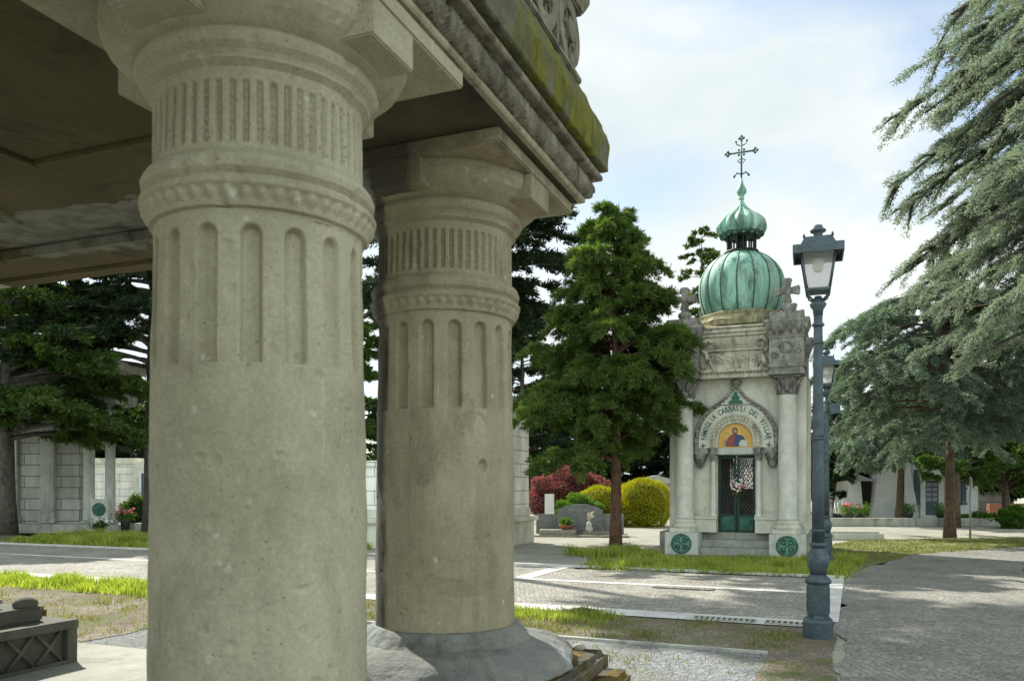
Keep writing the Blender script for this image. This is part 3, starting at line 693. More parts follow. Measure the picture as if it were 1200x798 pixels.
mb = MB(); mb.box(RX0 - .3, RX1 + .3, RY0 - .3, RY1 + .3, Z0 + 1.34, Z0 + 1.60); mb.build('roof_core', M_carve, canopy)
# carved openwork cresting
mb = MB()
def crest(side):
    Lr = (RY1 - RY0) + .8 if side == 'n' else (RX1 - RX0) + .8
    k = int(Lr / .30)
    for i in range(k + 1):
        s = -.40 + Lr - (i + .5) * .30 + (RY0 if side == 'n' else RX0)
        if side == 'n': Mx = Matrix.Translation((.405, s, Z0 + 1.70)) @ Matrix.Rotation(R(90), 4, 'Z')
        else: Mx = Matrix.Translation((s, .405, Z0 + 1.70))
        mb.arch(0, .15, .085, .135, -.035, .03, 0, 2 * math.pi, 28, Mx)
        mb.arch(0, .15, .0, .045, -.045, .02, 0, 2 * math.pi, 14, Mx)
        for q in range(4):
            a = q * math.pi / 2 + .785; mb.arch(.07 * math.cos(a), .15 + .07 * math.sin(a), .018, .038, -.03, .02, 0, 2 * math.pi, 12, Mx)
        mb.box(-.15, .15, -.04, .03, 0, .028, Mx, bev=.006); mb.box(-.15, .15, -.05, .04, .285, .33, Mx, bev=.01)
        mb.box(-.15, -.125, -.03, .02, .02, .29, Mx); mb.sphere((.15, -.02, .36), .055, 10, Mx); mb.sphere((0, -.02, .37), .04, 10, Mx)
        mb.box(-.15, .15, -.01, .015, .02, .29, Mx)
crest('n'); crest('f')
mb.build('carved_cresting', M_carve, canopy)
# small round stone lying on the plinth corner
o = MB().sphere((0, 0, .02), .022, 14, None, (1.2, .95, .8)).build('round_stone', M_floor)
wx = C2[0] + .42 * nv[0] + .44 * vv[0]; wy = C2[1] + .42 * nv[1] + .44 * vv[1]; o.location = (wx, wy, Z0 - .708)
tagp(o, 'small round grey pebble lying on the mossy plinth corner', 'stone')

# sarcophagus
sarc = thing('sarcophagus', 'dark stone sarcophagus with interlaced openwork side standing on the canopy floor', 'sarcophagus', (C2[0] - 2.09 * nv[0] + .06 * vv[0], C2[1] - 2.09 * nv[1] + .06 * vv[1], Z0 - .875), -AV)
mb = MB(); mb.box(-1.0, -.03, -2.2, 0, 0, .21); mb.box(-1.0, .005, -2.2, .005, 0, .018, bev=.003); mb.box(-1.0, .012, -2.21, .01, .168, .212, bev=.006)
mb.box(-.03, .004, -.05, .003, .018, .168)
mb.build('chest', M_sarc, sarc)
mb = MB()
for i in range(9):
    y = -.14 - i * .15
    mb.arch(0, .058, .020, .031, 0, .02, 0, 2 * math.pi, 20, Matrix.Translation((-.028, y - .075, 0)) @ Matrix.Rotation(R(90), 4, 'Z'))
    mb.arch(0, .128, .020, .031, 0, .02, 0, 2 * math.pi, 20, Matrix.Translation((-.028, y - .075, 0)) @ Matrix.Rotation(R(90), 4, 'Z'))
    mb.tube([(-.012, y - .065, .02), (-.008, y, .092), (-.012, y + .065, .166)], .009, 6)
    mb.tube([(-.012, y - .065, .166), (-.008, y, .092), (-.012, y + .065, .02)], .009, 6)
mb.build('interlaced_relief', M_sarc, sarc)
mb = MB(); mb.box(-.9, -.10, -2.1, -.10, .213, .285, bev=.01)
for y in (-.16, -.42, -.68): mb.sphere((-.15, y, .30), .045, 12, None, (1, 1.4, .8))
mb.build('inner_tier', M_sarc, sarc)
mb = MB(); mb.prism([(-.95, .30), (-.22, .30), (-.20, .33), (-.45, .46), (-.72, .46), (-.95, .33)], -2.0, -.24); mb.box(-.5, -.36, -1.9, -.3, .455, .475, bev=.004); mb.build('lid', M_floor, sarc)

# ------------------------------------------------------------------ domed chapel
CA = R(21.8)
rc = (6.34, 17.5); cfx = rc[0] - 1.525 * nv[0]; cfy = rc[1] - 1.525 * nv[1]
chapel = thing('memorial_chapel', 'pale stone memorial chapel with green copper onion dome and cross', 'chapel', (cfx, cfy, 0), -CA)
mb = MB()
mb.box(-1.80, -.90, .78, 3.6, 0, .48, bev=.01); mb.box(.90, 1.68, .78, 3.6, 0, .48, bev=.01); mb.box(-.90, .90, 1.05, 3.6, 0, .47); mb.build('podium', M_step, chapel)
for sx in (-1, 1):
    mb = MB(); mb.box(sx * 1.145 - .38, sx * 1.145 + .38, 0, .78, 0, .50, bev=.012); pl = mb.build('plinth', M_plinth, chapel)
    mb = MB(); Mx = T(sx * 1.145, 0, .25) @ Matrix.Rotation(R(90), 4, 'X')
    mb.lathe([(0, .232), (.02, .232), (.028, .222), (.028, .205), (.014, .200)], 40, Mx, smooth=False); ring = mb.build('medallion', M_bronze, pl)
    mb = MB()
    for k in range(4):
        a = k * math.pi / 2
        c_, s_ = math.cos(a), math.sin(a)
        out2 = [(.02, .018), (.12, .03), (.165, .058), (.165, -.058), (.12, -.03), (.02, -.018)]
        mb.prism([(x * c_ - z * s_ + sx * 1.145, x * s_ + z * c_ + .25) for x, z in out2], -.030, -.006)
        a += math.pi / 4; mb.sphere((sx * 1.145 + .10 * math.cos(a), -.016, .25 + .10 * math.sin(a)), .028, 8)
    mb.arch(sx * 1.145, .25, .178, .195, -.034, -.006, 0, 2 * math.pi, 40)
    mb.build('cross_relief', M_bronze_l, pl)
mb = MB()
for i, (y0, z1) in enumerate(((.10, .165), (.40, .33), (.70, .49))): mb.box(-.76, .76, y0, 1.06, z1 - .165 + .002 * i, z1, bev=.01)
mb.build('steps', M_step, chapel)
# walls (front wall has the doorway, back wall has a window)
mb = MB(); WY = .66
mb.box(-1.50, -.42, WY, WY + .3, .485, 4.02); mb.box(.42, 1.50, WY, WY + .3, .485, 4.02); mb.box(-.42, .42, WY, WY + .3, 2.28, 4.02)
mb.box(-1.50, -1.2, WY + .3, 3.3, .485, 4.02); mb.box(1.2, 1.50, WY + .3, 3.3, .485, 4.02)
mb.box(-1.2, -.42, 3.0, 3.3, .485, 4.02); mb.box(.22, 1.2, 3.0, 3.3, .485, 4.02); mb.box(-.42, .22, 3.0, 3.3, .485, 1.5); mb.box(-.42, .22, 3.0, 3.3, 2.4, 4.02)
mb.box(-1.2, 1.2, WY + .3, 3.0, 3.7, 3.9)
mb.build('wall', M_chap, chapel)
mb = MB(); mb.box(-.415, .215, 3.08, 3.10, 1.505, 2.395); wp = mb.build('window', M_glass, chapel)
mb = MB()
for k in range(12):
    x = -.415 + k * .0525; mb.tube([(x, 3.06, 1.505), (min(x + .3, .215), 3.06, 2.395)], .008, 4); mb.tube([(x + .05, 3.05, 1.505), (max(x - .25, -.415), 3.05, 2.395)], .008, 4)
mb.build('window_grille', M_iron, wp)
mb = MB()
for sx in (-1, 1):
    mb.box(sx * 1.36 - .16, sx * 1.36 + .16, WY - .07, WY - .003, .49, 4.0, bev=.006)       # pilaster behind the column
    mb.box(sx * 1.502 - .02 , sx * 1.502 + .05, WY - .04, 3.35, .49, .86, bev=.006)
    mb.box(min(sx * .43, sx * .90), max(sx * .43, sx * .90), .46, WY - .003, .495, .80, bev=.008)
    mb.box(min(sx * .41, sx * .92), max(sx * .41, sx * .92), .43, WY - .003, .80, .86, bev=.008)
    mb.box(min(sx * .90, sx * 1.53), max(sx * .90, sx * 1.53), .60, WY - .003, .50, .84, bev=.008)
    for yy in (1.4, 2.6): mb.box(sx * 1.53 - .03, sx * 1.53 + .03, yy - .12, yy + .12, .87, 4.0, bev=.005)
mb.build('dado', M_chap, chapel)
mb = MB(); mb.box(-.46, .46, .50, WY - .002, 2.285, 2.44, bev=.008); mb.build('lintel', M_plinth, chapel)
# columns
def leafcap(mb, cx, cy, z0, z1, r0, r1, lv=8):
    h = z1 - z0
    mb.lathe([(z0, r0 * 1.12), (z0 + .05 * h, r0 * 1.2), (z0 + .1 * h, r0), (z0 + .5 * h, r0 * 1.12), (z0 + .8 * h, r1 * .86), (z0 + .86 * h, r1 * .9)], 24, cx=cx, cy=cy)
    for row, (za, zb, off) in enumerate(((.08, .52, 0), (.36, .84, .5))):
        for k in range(lv):
            a = 2 * math.pi * (k + off) / lv; rA = r0 * 1.03; rB = r0 * 1.05 + (r1 - r0) * (.5 + .5 * row)
            p = [(cx + math.cos(a) * r, cy + math.sin(a) * r, z0 + h * z) for r, z in ((rA, za), (rA * 1.1, za + (zb - za) * .5), (rB, zb - .05), (rB * 1.08, zb), (rB * 1.1, zb - .07))]
            mb.tube(p, [r0 * .2, r0 * .24, r0 * .16, r0 * .13, r0 * .05], 6)
    mb.box(cx - r1, cx + r1, cy - r1, cy + r1, z0 + h * .87, z1, bev=r1 * .05)
for sx in (-1, 1):
    cx, cy = sx * 1.13, .37
    mb = MB(); mb.lathe([(.80, .222), (.86, .205), (.9, .200), (2.2, .198), (3.50, .180), (3.54, .195), (3.59, .195)], 40, cx=cx, cy=cy); c_ = mb.build('column', M_pink, chapel)
    mb = MB(); mb.box(cx - .30, cx + .30, cy - .30, cy + .30, .503, .60, bev=.012); mb.lathe([(.60, .27), (.625, .285), (.665, .285), (.69, .25), (.715, .24), (.73, .25), (.765, .25), (.79, .225), (.805, .22)], 36, cx=cx, cy=cy); mb.build('base', M_chap, c_)
    mb = MB(); leafcap(mb, cx, cy, 3.585, 4.0, .19, .285); mb.build('capital', M_chap_d, c_)
# corner piers above the columns
def rosettes(mb, x0, x1, z0, z1, y, n, r):
    for i in range(n):
        x = x0 + (x1 - x0) * (i + .5) / n; zc = (z0 + z1) / 2
        for k in range(6):
            a = k * math.pi / 3 + i; mb.sphere((x + r * .55 * math.cos(a), y, zc + r * .6 * math.sin(a)), r * .36, 8, None, (1, .5, 1))
        mb.sphere((x, y, zc), r * .3, 8, None, (1, .7, 1))
def scroll(mb, cx, cz, y, R0, turns=1.4, sgn=1, t=.018, sq=1.0):
    pts = []
    for i in range(22):
        f = i / 21; a = f * turns * 2 * math.pi; r = R0 * (1 - .8 * f); pts.append((cx + sgn * r * math.cos(a), y, cz + r * math.sin(a) * sq))
    mb.tube(pts, [t * (1 - .5 * i / 21) for i in range(22)], 5)
for (cx, cy) in ((-1.13, .37), (1.13, .37), (-1.13, 3.0), (1.13, 3.0)):
    mb = MB(); a = .36
    mb.box(cx - a - .015, cx + a + .015, cy - a - .015, cy + a + .015, 4.0, 4.09, bev=.01); mb.box(cx - a + .01, cx + a - .01, cy - a + .01, cy + a - .01, 4.09, 4.15); mb.box(cx - a - .03, cx + a + .03, cy - a - .03, cy + a + .03, 4.15, 4.24, bev=.015)
    for k in range(9): mb.box(cx - a + .02 + k * .08, cx - a + .06 + k * .08, cy - a - .042, cy - a - .025, 4.165, 4.225)
    mb.box(cx - a, cx + a, cy - a, cy + a, 4.24, 4.82)
    mb.box(cx - a - .02, cx + a + .02, cy - a - .02, cy + a + .02, 4.80, 4.835)
    mb.add([(cx + sx * e, cy + sy * e, z) for e, z in ((.365, 4.835), (.47, 5.12)) for sy in (-1, 1) for sx in (-1, 1)], [(0, 2, 3, 1), (4, 5, 7, 6), (0, 1, 5, 4), (2, 6, 7, 3), (0, 4, 6, 2), (1, 3, 7, 5)])
    mb.box(cx - .485, cx + .485, cy - .485, cy + .485, 5.12, 5.20, bev=.012)
    mb.box(cx - .36, cx + .36, cy - .36, cy + .36, 5.20, 5.37, bev=.012)
    if cy < 1:
        # zigzag and seated-animal relief shapes
        for k in range(5):
            x = cx - .34 + k * .17; mb.tube([(x - .085, cy - .40, 4.89), (x, cy - .455, 5.07), (x + .085, cy - .40, 4.89)], .020, 5)
        scroll(mb, cx - .02, 4.58, cy - .368, .17, 1.2, 1, .035); scroll(mb, cx + .24, 4.50, cy - .368, .09, 1.1, -1, .028); scroll(mb, cx - .25, 4.42, cy - .368, .08, 1.1, 1, .028)
        mb.sphere((cx + .02, cy - .36, 4.55), .09, 12, None, (1, .5, 1.1)); mb.sphere((cx + .22, cy - .36, 4.64), .06, 10, None, (1, .5, 1.5))
    p = mb.build('corner_pier', M_chap_d, chapel)
    mb = MB(); mb.lathe([(5.37, .14), (5.39, .15), (5.41, .10), (5.43, .12), (5.50, .16), (5.56, .14), (5.61, .07), (5.66, .05)], 20, cx=cx, cy=cy)
    def arm(w0, w1, l0, l1): return [(-w0, l0), (-w1, l1 - .06), (-w1 * 1.15, l1 - .03), (-w1 * .6, l1), (w1 * .6, l1), (w1 * 1.15, l1 - .03), (w1, l1 - .06), (w0, l0)]
    for q in range(4):
        an = q * math.pi / 2; l1 = .27 if q % 2 else .27
        pts = arm(.045, .09, .0, l1)
        mb.prism([(cx + x * math.cos(an) - z * math.sin(an), 5.89 + x * math.sin(an) + z * math.cos(an)) for x, z in pts], cy - .055, cy + .055)
    mb.lathe([(-.07, .09), (-.062, .10), (.062, .10), (.07, .09)], 16, T(cx, cy, 5.89) @ Matrix.Rotation(R(90), 4, 'X'))
    mb.build('stone_cross', M_chap_d, p)
# frieze between the piers
def frieze(M=None, front=True):
    mb = MB()
    mb.box(-.77, .77, .36, .70, 4.02, 4.10, M, bev=.012); mb.box(-.77, .77, .42, .70, 4.10, 4.15, M); mb.box(-.77, .77, .33, .70, 4.15, 4.23, M, bev=.012)
    for k in range(19): mb.box(-.755 + k * .08, -.715 + k * .08, .37, .421, 4.10, 4.15, M)
    mb.box(-.77, .77, .44, .70, 4.23, 4.64, M); mb.box(-.77, .77, .38, .70, 4.64, 4.68, M, bev=.008)
    for i in range(7):
        z0 = 4.68 + i * .04; e = .46 - .11 * math.sin(i / 6 * math.pi / 2); mb.box(-.77, .77, e, .70, z0, z0 + .0399, M)
    mb.box(-.77, .77, .30, .72, 4.96, 5.03, M, bev=.01); mb.box(-.77, .77, .26, .72, 5.035, 5.13, M, bev=.015); mb.box(-.77, .77, .22, .72, 5.135, 5.175, M, bev=.008)
    return mb
frieze().build('frieze', M_chap_m, chapel)
mb = MB()
for i, x in enumerate((-.40, -.13, .13, .40)): scroll(mb, x, 4.43, .435, .11, 1.3, (-1) ** i, .016); scroll(mb, x + .12, 4.36, .435, .06, 1.1, -(-1) ** i, .012); mb.sphere((x, .437, 4.43), .03, 8)
for sx in (-1, 1):
    mb.tube([(sx * .74, .36, 4.25), (sx * .66, .35, 4.33), (sx * .60, .36, 4.47), (sx * .64, .35, 4.60), (sx * .72, .33, 4.68), (sx * .70, .30, 4.82), (sx * .60, .30, 4.90), (sx * .50, .33, 4.84)], [.05, .065, .05, .04, .05, .06, .05, .03], 8)
    mb.tube([(sx * .50, .40, 4.26), (sx * .56, .39, 4.40), (sx * .52, .40, 4.56)], [.02, .03, .02], 6)
for i in range(6): scroll(mb, -.42 + i * .17, 4.80, .385, .055, 1.2, (-1) ** i, .014)
mb.build('relief', M_chap_m, chapel)
mb = MB(); mb.box(-1.1, 1.1, .72, 3.25, 4.02, 5.05); mb.build('attic', M_chap_m, chapel)
# roof, drum
mb = MB(); DC = (0, 1.75)
n8 = lambda r, z: [(DC[0] + r * math.cos(math.pi / 8 + k * math.pi / 4), DC[1] + r * math.sin(math.pi / 8 + k * math.pi / 4), z) for k in range(8)]
def oct_(mb, prof): 
    V = []
    for z, r in prof: V += n8(r, z)
    m = len(prof); mb.add(V, [(j * 8 + i, j * 8 + (i + 1) % 8, (j + 1) * 8 + (i + 1) % 8, (j + 1) * 8 + i) for j in range(m - 1) for i in range(8)] + [list(range(8))[::-1], [(m - 1) * 8 + i for i in range(8)]])
mb.add([(-1.2, .30, 5.176), (1.2, .30, 5.176), (1.2, 3.25, 5.176), (-1.2, 3.25, 5.176), (-.8, .95, 5.36), (.8, .95, 5.36), (.8, 2.6, 5.36), (-.8, 2.6, 5.36)], [(3, 2, 1, 0), (4, 5, 6, 7), (0, 1, 5, 4), (1, 2, 6, 5), (2, 3, 7, 6), (3, 0, 4, 7)])
oct_(mb, [(5.30, 1.20), (5.44, 1.20), (5.50, 1.10), (5.56, 1.08)])
mb.build('roof', M_gold, chapel)
mb = MB(); oct_(mb, [(5.561, 1.02), (5.58, 1.04), (5.63, 1.04), (5.68, .95)]); mb.build('drum', M_gold, chapel)
# dome with sixteen gores
def prof_s(pts, n):
    z = [p[0] for p in pts]; r = [p[1] for p in pts]; out_ = []
    t = np.linspace(0, len(pts) - 1, n)
    P = np.array(pts); res = []
    for u in t:
        i = min(int(u), len(pts) - 2); f = u - i; p0 = P[max(i - 1, 0)]; p1 = P[i]; p2 = P[i + 1]; p3 = P[min(i + 2, len(pts) - 1)]
        res.append(tuple(.5 * ((2 * p1) + (-p0 + p2) * f + (2 * p0 - 5 * p1 + 4 * p2 - p3) * f * f + (-p0 + 3 * p1 - 3 * p2 + p3) * f ** 3)))
    return res
DP = prof_s([(5.66, .84), (5.82, .93), (6.10, 1.00), (6.42, 1.015), (6.72, .93), (6.95, .76), (7.10, .55), (7.19, .36)], 40)
gm = lambda n, d: (lambda a, z: 1 - d * (1 - abs(math.sin(n / 2 * a))) )
mb = MB(); mb.lathe(DP, 160, cx=DC[0], cy=DC[1], mod=lambda a, z: 1 - .030 * (1 - abs(math.sin(8 * a))) ** 1.3)
dome = mb.build('dome', M_copper, chapel)
mb = MB()
for k in range(16):
    a = k * 2 * math.pi / 16; mb.tube([(DC[0] + (r * .975 + .006) * math.cos(a), DC[1] + (r * .975 + .006) * math.sin(a), z) for z, r in DP], .016, 5)
for zq in (6.55,):
    rq = 1.0; mb.tube([(DC[0] + .985 * math.cos(t) * .985, DC[1] + .985 * math.sin(t) * .985, zq) for t in np.linspace(0, 2 * math.pi, 64, endpoint=False)], .010, 4, closed=True)
mb.build('standing_seam', M_copper_d, dome)
mb = MB(); mb.lathe([(7.17, .40), (7.21, .42), (7.24, .40)], 32, cx=DC[0], cy=DC[1])
for k in range(14):
    a = k * 2 * math.pi / 14; x, y = DC[0] + .33 * math.cos(a), DC[1] + .33 * math.sin(a)
    mb.lathe([(7.23, .030), (7.27, .022), (7.60, .022), (7.70, .034)], 8, cx=x, cy=y)
mb.lathe([(7.23, .10), (7.7, .10)], 12, cx=DC[0], cy=DC[1])
mb.build('lantern', M_iron, chapel)
OP = prof_s([(7.60, .44), (7.66, .53), (7.80, .60), (7.96, .565), (8.10, .42), (8.22, .24), (8.36, .11), (8.48, .05), (8.55, .035)], 36)
mb = MB(); mb.lathe(OP, 196, cx=DC[0], cy=DC[1], mod=lambda a, z: 1 - (.14 if z < 8.2 else .14 * max(0, (8.5 - z) / .3)) * (1 - abs(math.sin(7 * a))) ** .9, cap=False)
# scalloped lip
onion = mb.build('onion_cap', M_copper, chapel)
mb = MB(); mb.lathe([(7.62, .36), (7.655, .50)], 28, cx=DC[0], cy=DC[1], cap=True)
for k in range(14):
    a = (k + .5) * 2 * math.pi / 14; x, y = DC[0] + .46 * math.cos(a), DC[1] + .46 * math.sin(a)
    mb.sphere((x, y, 7.66), .085, 10, None, (1, 1, .9))
mb.build('scalloped_rim', M_copper_d, onion)
mb = MB(); mb.lathe([(8.50, .05), (8.53, .07), (8.56, .045), (8.60, .06), (8.67, .115), (8.74, .12), (8.80, .09), (8.90, .045), (9.04, .018)], 24, cx=DC[0], cy=DC[1]); mb.build('finial', M_copper, chapel)
mb = MB(); Mx = T(DC[0], DC[1], 0)
mb.tube([(0, 0, 8.98), (0, 0, 10.0)], .022, 6, Mx)
mb.tube([(-.32, 0, 9.66), (.32, 0, 9.66)], .022, 6, Mx); mb.tube([(-.17, 0, 9.10), (-.10, 0, 9.17), (0, 0, 9.12), (.10, 0, 9.17), (.17, 0, 9.10)], .018, 6, Mx)
for (x, z) in ((-.32, 9.66), (.32, 9.66), (0, 10.0)):
    for dx, dz in ((0, .05), (0, -.05), (.05, 0), (-.05, 0)): mb.sphere((x + dx, 0, z + dz), .034, 8, Mx)
for dx, dz in ((.05, .05), (-.05, .05), (.05, -.05), (-.05, -.05)): mb.sphere((dx * 1.2, 0, 9.66 + dz * 1.2), .03, 8, Mx)
for s_ in (-1, 1):
    mb.sphere((s_ * .17, 0, 9.09), .032, 8, Mx); mb.tube([(s_ * .02, 0, 9.50), (s_ * .09, 0, 9.46), (s_ * .03, 0, 9.40)], .014, 5, Mx)
    mb.tube([(s_ * .02, 0, 9.82), (s_ * .11, 0, 9.86), (s_ * .12, 0, 9.93)], .014, 5, Mx); mb.sphere((s_ * .13, 0, 9.93), .028, 8, Mx)
mb.build('iron_cross', M_copper_d, chapel)
# portal
ZC = 2.62; ZS = 2.44
og = [(r_q, z_q) for z_q, r_q in prof_s([(2.44, .905), (2.72, .90), (2.95, .85), (3.16, .74), (3.35, .56), (3.50, .33), (3.64, .18), (3.78, .07), (3.88, .0)], 34)]
og[-1] = (0, 3.88)
full = og + [(-x, z) for x, z in og[::-1][1:]]
mb = MB(); mb.prism(full, .52, WY - .002); hood = mb.build('ogee_hood', M_chap, chapel)
mb = MB(); mb.tube([(x, .51, z) for x, z in full], .032, 8); mb.tube([(x * .93, .51, ZS + (z - ZS) * .945) for x, z in full if z < 3.5], .012, 6)
for i in range(2, len(full) - 2, 2):
    x, z = full[i]; mb.sphere((x * .97, .49, ZS + (z - ZS) * .97), .030, 6)
mb.build('hood_moulding', M_chap_d, hood)
mb = MB(); mb.lathe([(3.76, .03), (3.80, .06), (3.84, .05), (3.89, .10), (3.96, .11), (4.01, .05)], 10, cx=0, cy=.58, mod=lambda a, z: 1 + .25 * math.cos(5 * a)); mb.build('hood_finial', M_chap_d, hood)
mb = MB(); mb.arch(0, ZC, .57, .60, .485, .519); mb.arch(0, ZC, .385, .42, .45, .519)
for sx in (-1, 1): mb.box(min(sx * .57, sx * .60), max(sx * .57, sx * .60), .485, .519, ZS, ZC - .001); mb.box(min(sx * .385, sx * .42), max(sx * .385, sx * .42), .45, .519, ZS, ZC - .001)
mb.build('archivolt', M_plinth, hood)
mb = MB(); mb.arch(0, ZC, .422, .568, .485, .5185)
for sx in (-1, 1):
    mb.box(min(sx * .422, sx * .568), max(sx * .422, sx * .568), .485, .5185, ZS, ZC - .001)
    for z in (2.49, 2.57): mb.sphere((sx * .495, .48, z), .04, 8, None, (1, .5, 1))
for i in range(19):
    a = (i + .5) / 19 * math.pi; x, z = .495 * math.cos(a), ZC + .495 * math.sin(a)
    mb.sphere((x, .480, z), .045, 8, None, (1, .5, 1)); mb.sphere((.545 * math.cos(a + .08), .480, ZC + .545 * math.sin(a + .08)), .024, 6, None, (1, .6, 1)); mb.sphere((.445 * math.cos(a + .08), .480, ZC + .445 * math.sin(a + .08)), .024, 6, None, (1, .6, 1))
mb.build('leaf_archivolt', M_chap_m, hood)
# inscription around the arch
txt = "+ FAMIGLIA CARRASSI DEL VILLAR +"; mb = MB(); nT = len(txt)
for i, ch in enumerate(txt):
    if ch == ' ': continue
    a = R(190) - (i) / (nT - 1) * R(200); rr = .66
    if ch == '+': text_into(mb, ch, .26, Matrix.Translation((rr * 1.06 * math.cos(a), .516, ZC + rr * 1.04 * math.sin(a))) @ Matrix.Rotation(R(90), 4, 'X') @ Matrix.Rotation(a - math.pi / 2, 4, 'Z') @ Matrix.Translation((0, -.05, 0)))
    else: text_into(mb, ch, .175, Matrix.Translation((rr * math.cos(a), .516, ZC + rr * math.sin(a))) @ Matrix.Rotation(R(90), 4, 'X') @ Matrix.Rotation(a - math.pi / 2, 4, 'Z') @ Matrix.Scale(.72, 4, (1, 0, 0)))
mb.build('inscription', M_enam, hood)
# green crowned ornament under the peak
mb = MB(); mb.prism([(x * .85, z + .235) for x, z in [(-.19, 3.21), (.19, 3.21), (.17, 3.27), (.09, 3.29), (.11, 3.36), (.05, 3.40), (.045, 3.46), (0, 3.50), (-.045, 3.46), (-.05, 3.40), (-.11, 3.36), (-.09, 3.29), (-.17, 3.27)]], .495, .519)
mb.build('green_ornament', M_enam, hood)
for sx in (-1, 1):
    mb = MB(); mb.box(sx * .77 - .15, sx * .77 + .15, .44, WY - .002, 2.30, 2.438, bev=.01); mb.lathe([(1.98, .03), (2.05, .08), (2.15, .10), (2.24, .13), (2.30, .15)], 10, cx=sx * .80, cy=.56, mod=lambda a, z: 1 + .14 * math.cos(6 * a)); mb.sphere((sx * .80, .43, 2.22), .06, 8)
    mb.box(sx * .47 - .075, sx * .47 + .075, .45, WY - .002, 2.30, 2.44, bev=.006); mb.build('corbel', M_chap_d, hood)
for sx in (-1, 1):
    cx, cy = sx * .50, .54
    mb = MB(); mb.lathe([(.862, .09), (.89, .095), (.91, .07), (.93, .065), (2.12, .060), (2.14, .07)], 20, cx=cx, cy=cy); k_ = mb.build('colonnette', M_pink, chapel)
    mb = MB(); leafcap(mb, cx, cy, 2.13, 2.295, .062, .085, 6); mb.build('capital', M_chap_d, k_)
# mosaic lunette
def disc(mb, cx, cz, rx, rz, y, n=24, a0=0, a1=2 * math.pi):
    mb.prism([(cx + rx * math.cos(a0 + (a1 - a0) * i / n), cz + rz * math.sin(a0 + (a1 - a0) * i / n)) for i in range(n + (0 if a1 - a0 > 6.2 else 1))], y, y + .003)
mb = MB(); mb.prism([(.384, ZS + .003), (.384, ZC)] + [(.384 * math.cos(math.pi * i / 30), ZC + .384 * math.sin(math.pi * i / 30)) for i in range(1, 30)] + [(-.384, ZC), (-.384, ZS + .003)], .512, .515); mo = mb.build('mosaic', M_mgold, chapel)
def part(name, m, pts=None, d=None, y=.508):
    mb = MB()
    if pts: mb.prism([(x * 1.35, ZS + .004 + (z - ZS) * 1.35 - .012) for x, z in pts], y, y + .003)
    if d: disc(mb, *K(d), y)
    mb.build(name, m, mo)
zz = ZS + .02
def K(d): return (d[0] * 1.35, ZS + (d[1] - ZS) * 1.35, d[2] * 1.35, d[3] * 1.35)
part('halo', M_mhalo, d=(-.01, zz + .26, .085, .085), y=.5085)
part('robe', M_mblue, [(-.15, zz + .005), (.17, zz + .005), (.17, zz + .10), (.12, zz + .18), (.04, zz + .21), (-.06, zz + .21), (-.12, zz + .16), (-.16, zz + .08)], y=.505)
part('tunic', M_mred, [(-.15, zz + .006), (-.03, zz + .006), (.0, zz + .20), (-.06, zz + .205), (-.14, zz + .12)], y=.5015)
part('hair', M_mhair, d=(-.01, zz + .262, .052, .062), y=.498)
part('face', M_mskin, d=(-.01, zz + .250, .034, .046), y=.4945)
part('beard', M_mhair, [(-.036, zz + .235), (.016, zz + .235), (.006, zz + .205), (-.026, zz + .205)], y=.491)
part('book', M_mwhite, [(.06, zz + .006), (.20, zz + .006), (.19, zz + .10), (.10, zz + .12), (.06, zz + .07)], y=.4985)
part('raised_hand', M_mskin, [(-.20, zz + .01), (-.16, zz + .01), (-.155, zz + .13), (-.19, zz + .14)], y=.498)
# doors
for sx in (-1, 1):
    x0, x1 = (.012, .408) if sx > 0 else (-.408, -.012)
    mb = MB()
    for (a, b, z0, z1) in ((x0, x0 + .05, .50, 2.27), (x1 - .05, x1, .50, 2.27), (x0 + .05, x1 - .05, .50, .55), (x0 + .05, x1 - .05, .86, .92), (x0 + .05, x1 - .05, 2.20, 2.27)): mb.box(a, b, .74, .79, z0, z1, bev=.005)
    d_ = mb.build('door', M_doorgreen, chapel)
    mb = MB(); mb.box(x0 + .05, x1 - .05, .755, .78, .55, .86); mb.box(x0 + .09, x1 - .09, .742, .757, .60, .81, bev=.01); mb.build('door_panel', M_bronze, d_)
    mb = MB(); w_ = x1 - x0 - .1; 
    for k in range(-6, 16):
        za = .92 + k * .12
        for sgn in (1, -1):
            p = []
            for f in np.linspace(0, 1, 12):
                x = x0 + .05 + w_ * (f if sgn > 0 else 1 - f); z = za + f * w_ * 1.5
                if .92 <= z <= 2.2: p.append((x, .765, z))
            if len(p) > 1: mb.tube(p, .006, 4)
    mb.build('door_lattice', M_iron, d_)
mb = MB(); mb.box(-.41, .41, .97, 2.95, .47, .485); mb.build('inner_floor', M_black, chapel)
# bouquet hanging on the doors
bq = thing('bouquet', 'white and pink bouquet tied to the middle of the chapel door lattice', 'flowers', (0, 0, 0), 0)
bx = cfx + .02 * nv[0] + .68 * vv[0]; by = cfy + .02 * nv[1] + .68 * vv[1]; bq.location = (bx, by, 1.55)
r_ = random.Random(5); mb = MB(); mb2 = MB()
for i in range(46):
    x, z = r_.gauss(0, .085), r_.gauss(.02, .06); (mb if i % 4 else mb2).sphere((x, r_.uniform(-.05, .01), z), r_.uniform(.016, .03), 7)
mb.build('white_flowers', M_petal_w, bq); mb2.build('pink_flowers', M_petal, bq)
mb = MB()
for i in range(20): mb.tube([(r_.gauss(0, .08), -.02, r_.gauss(0, .06)), (r_.gauss(0, .02), 0, -.22)], .005, 4)
for i in range(40): x, z = r_.gauss(0, .13), r_.gauss(-.02, .1); mb.tube([(x, 0, z), (x * 1.3, -.03, z * 1.3)], [.012, .002], 4)
mb.build('leaves', M_l_green, bq)

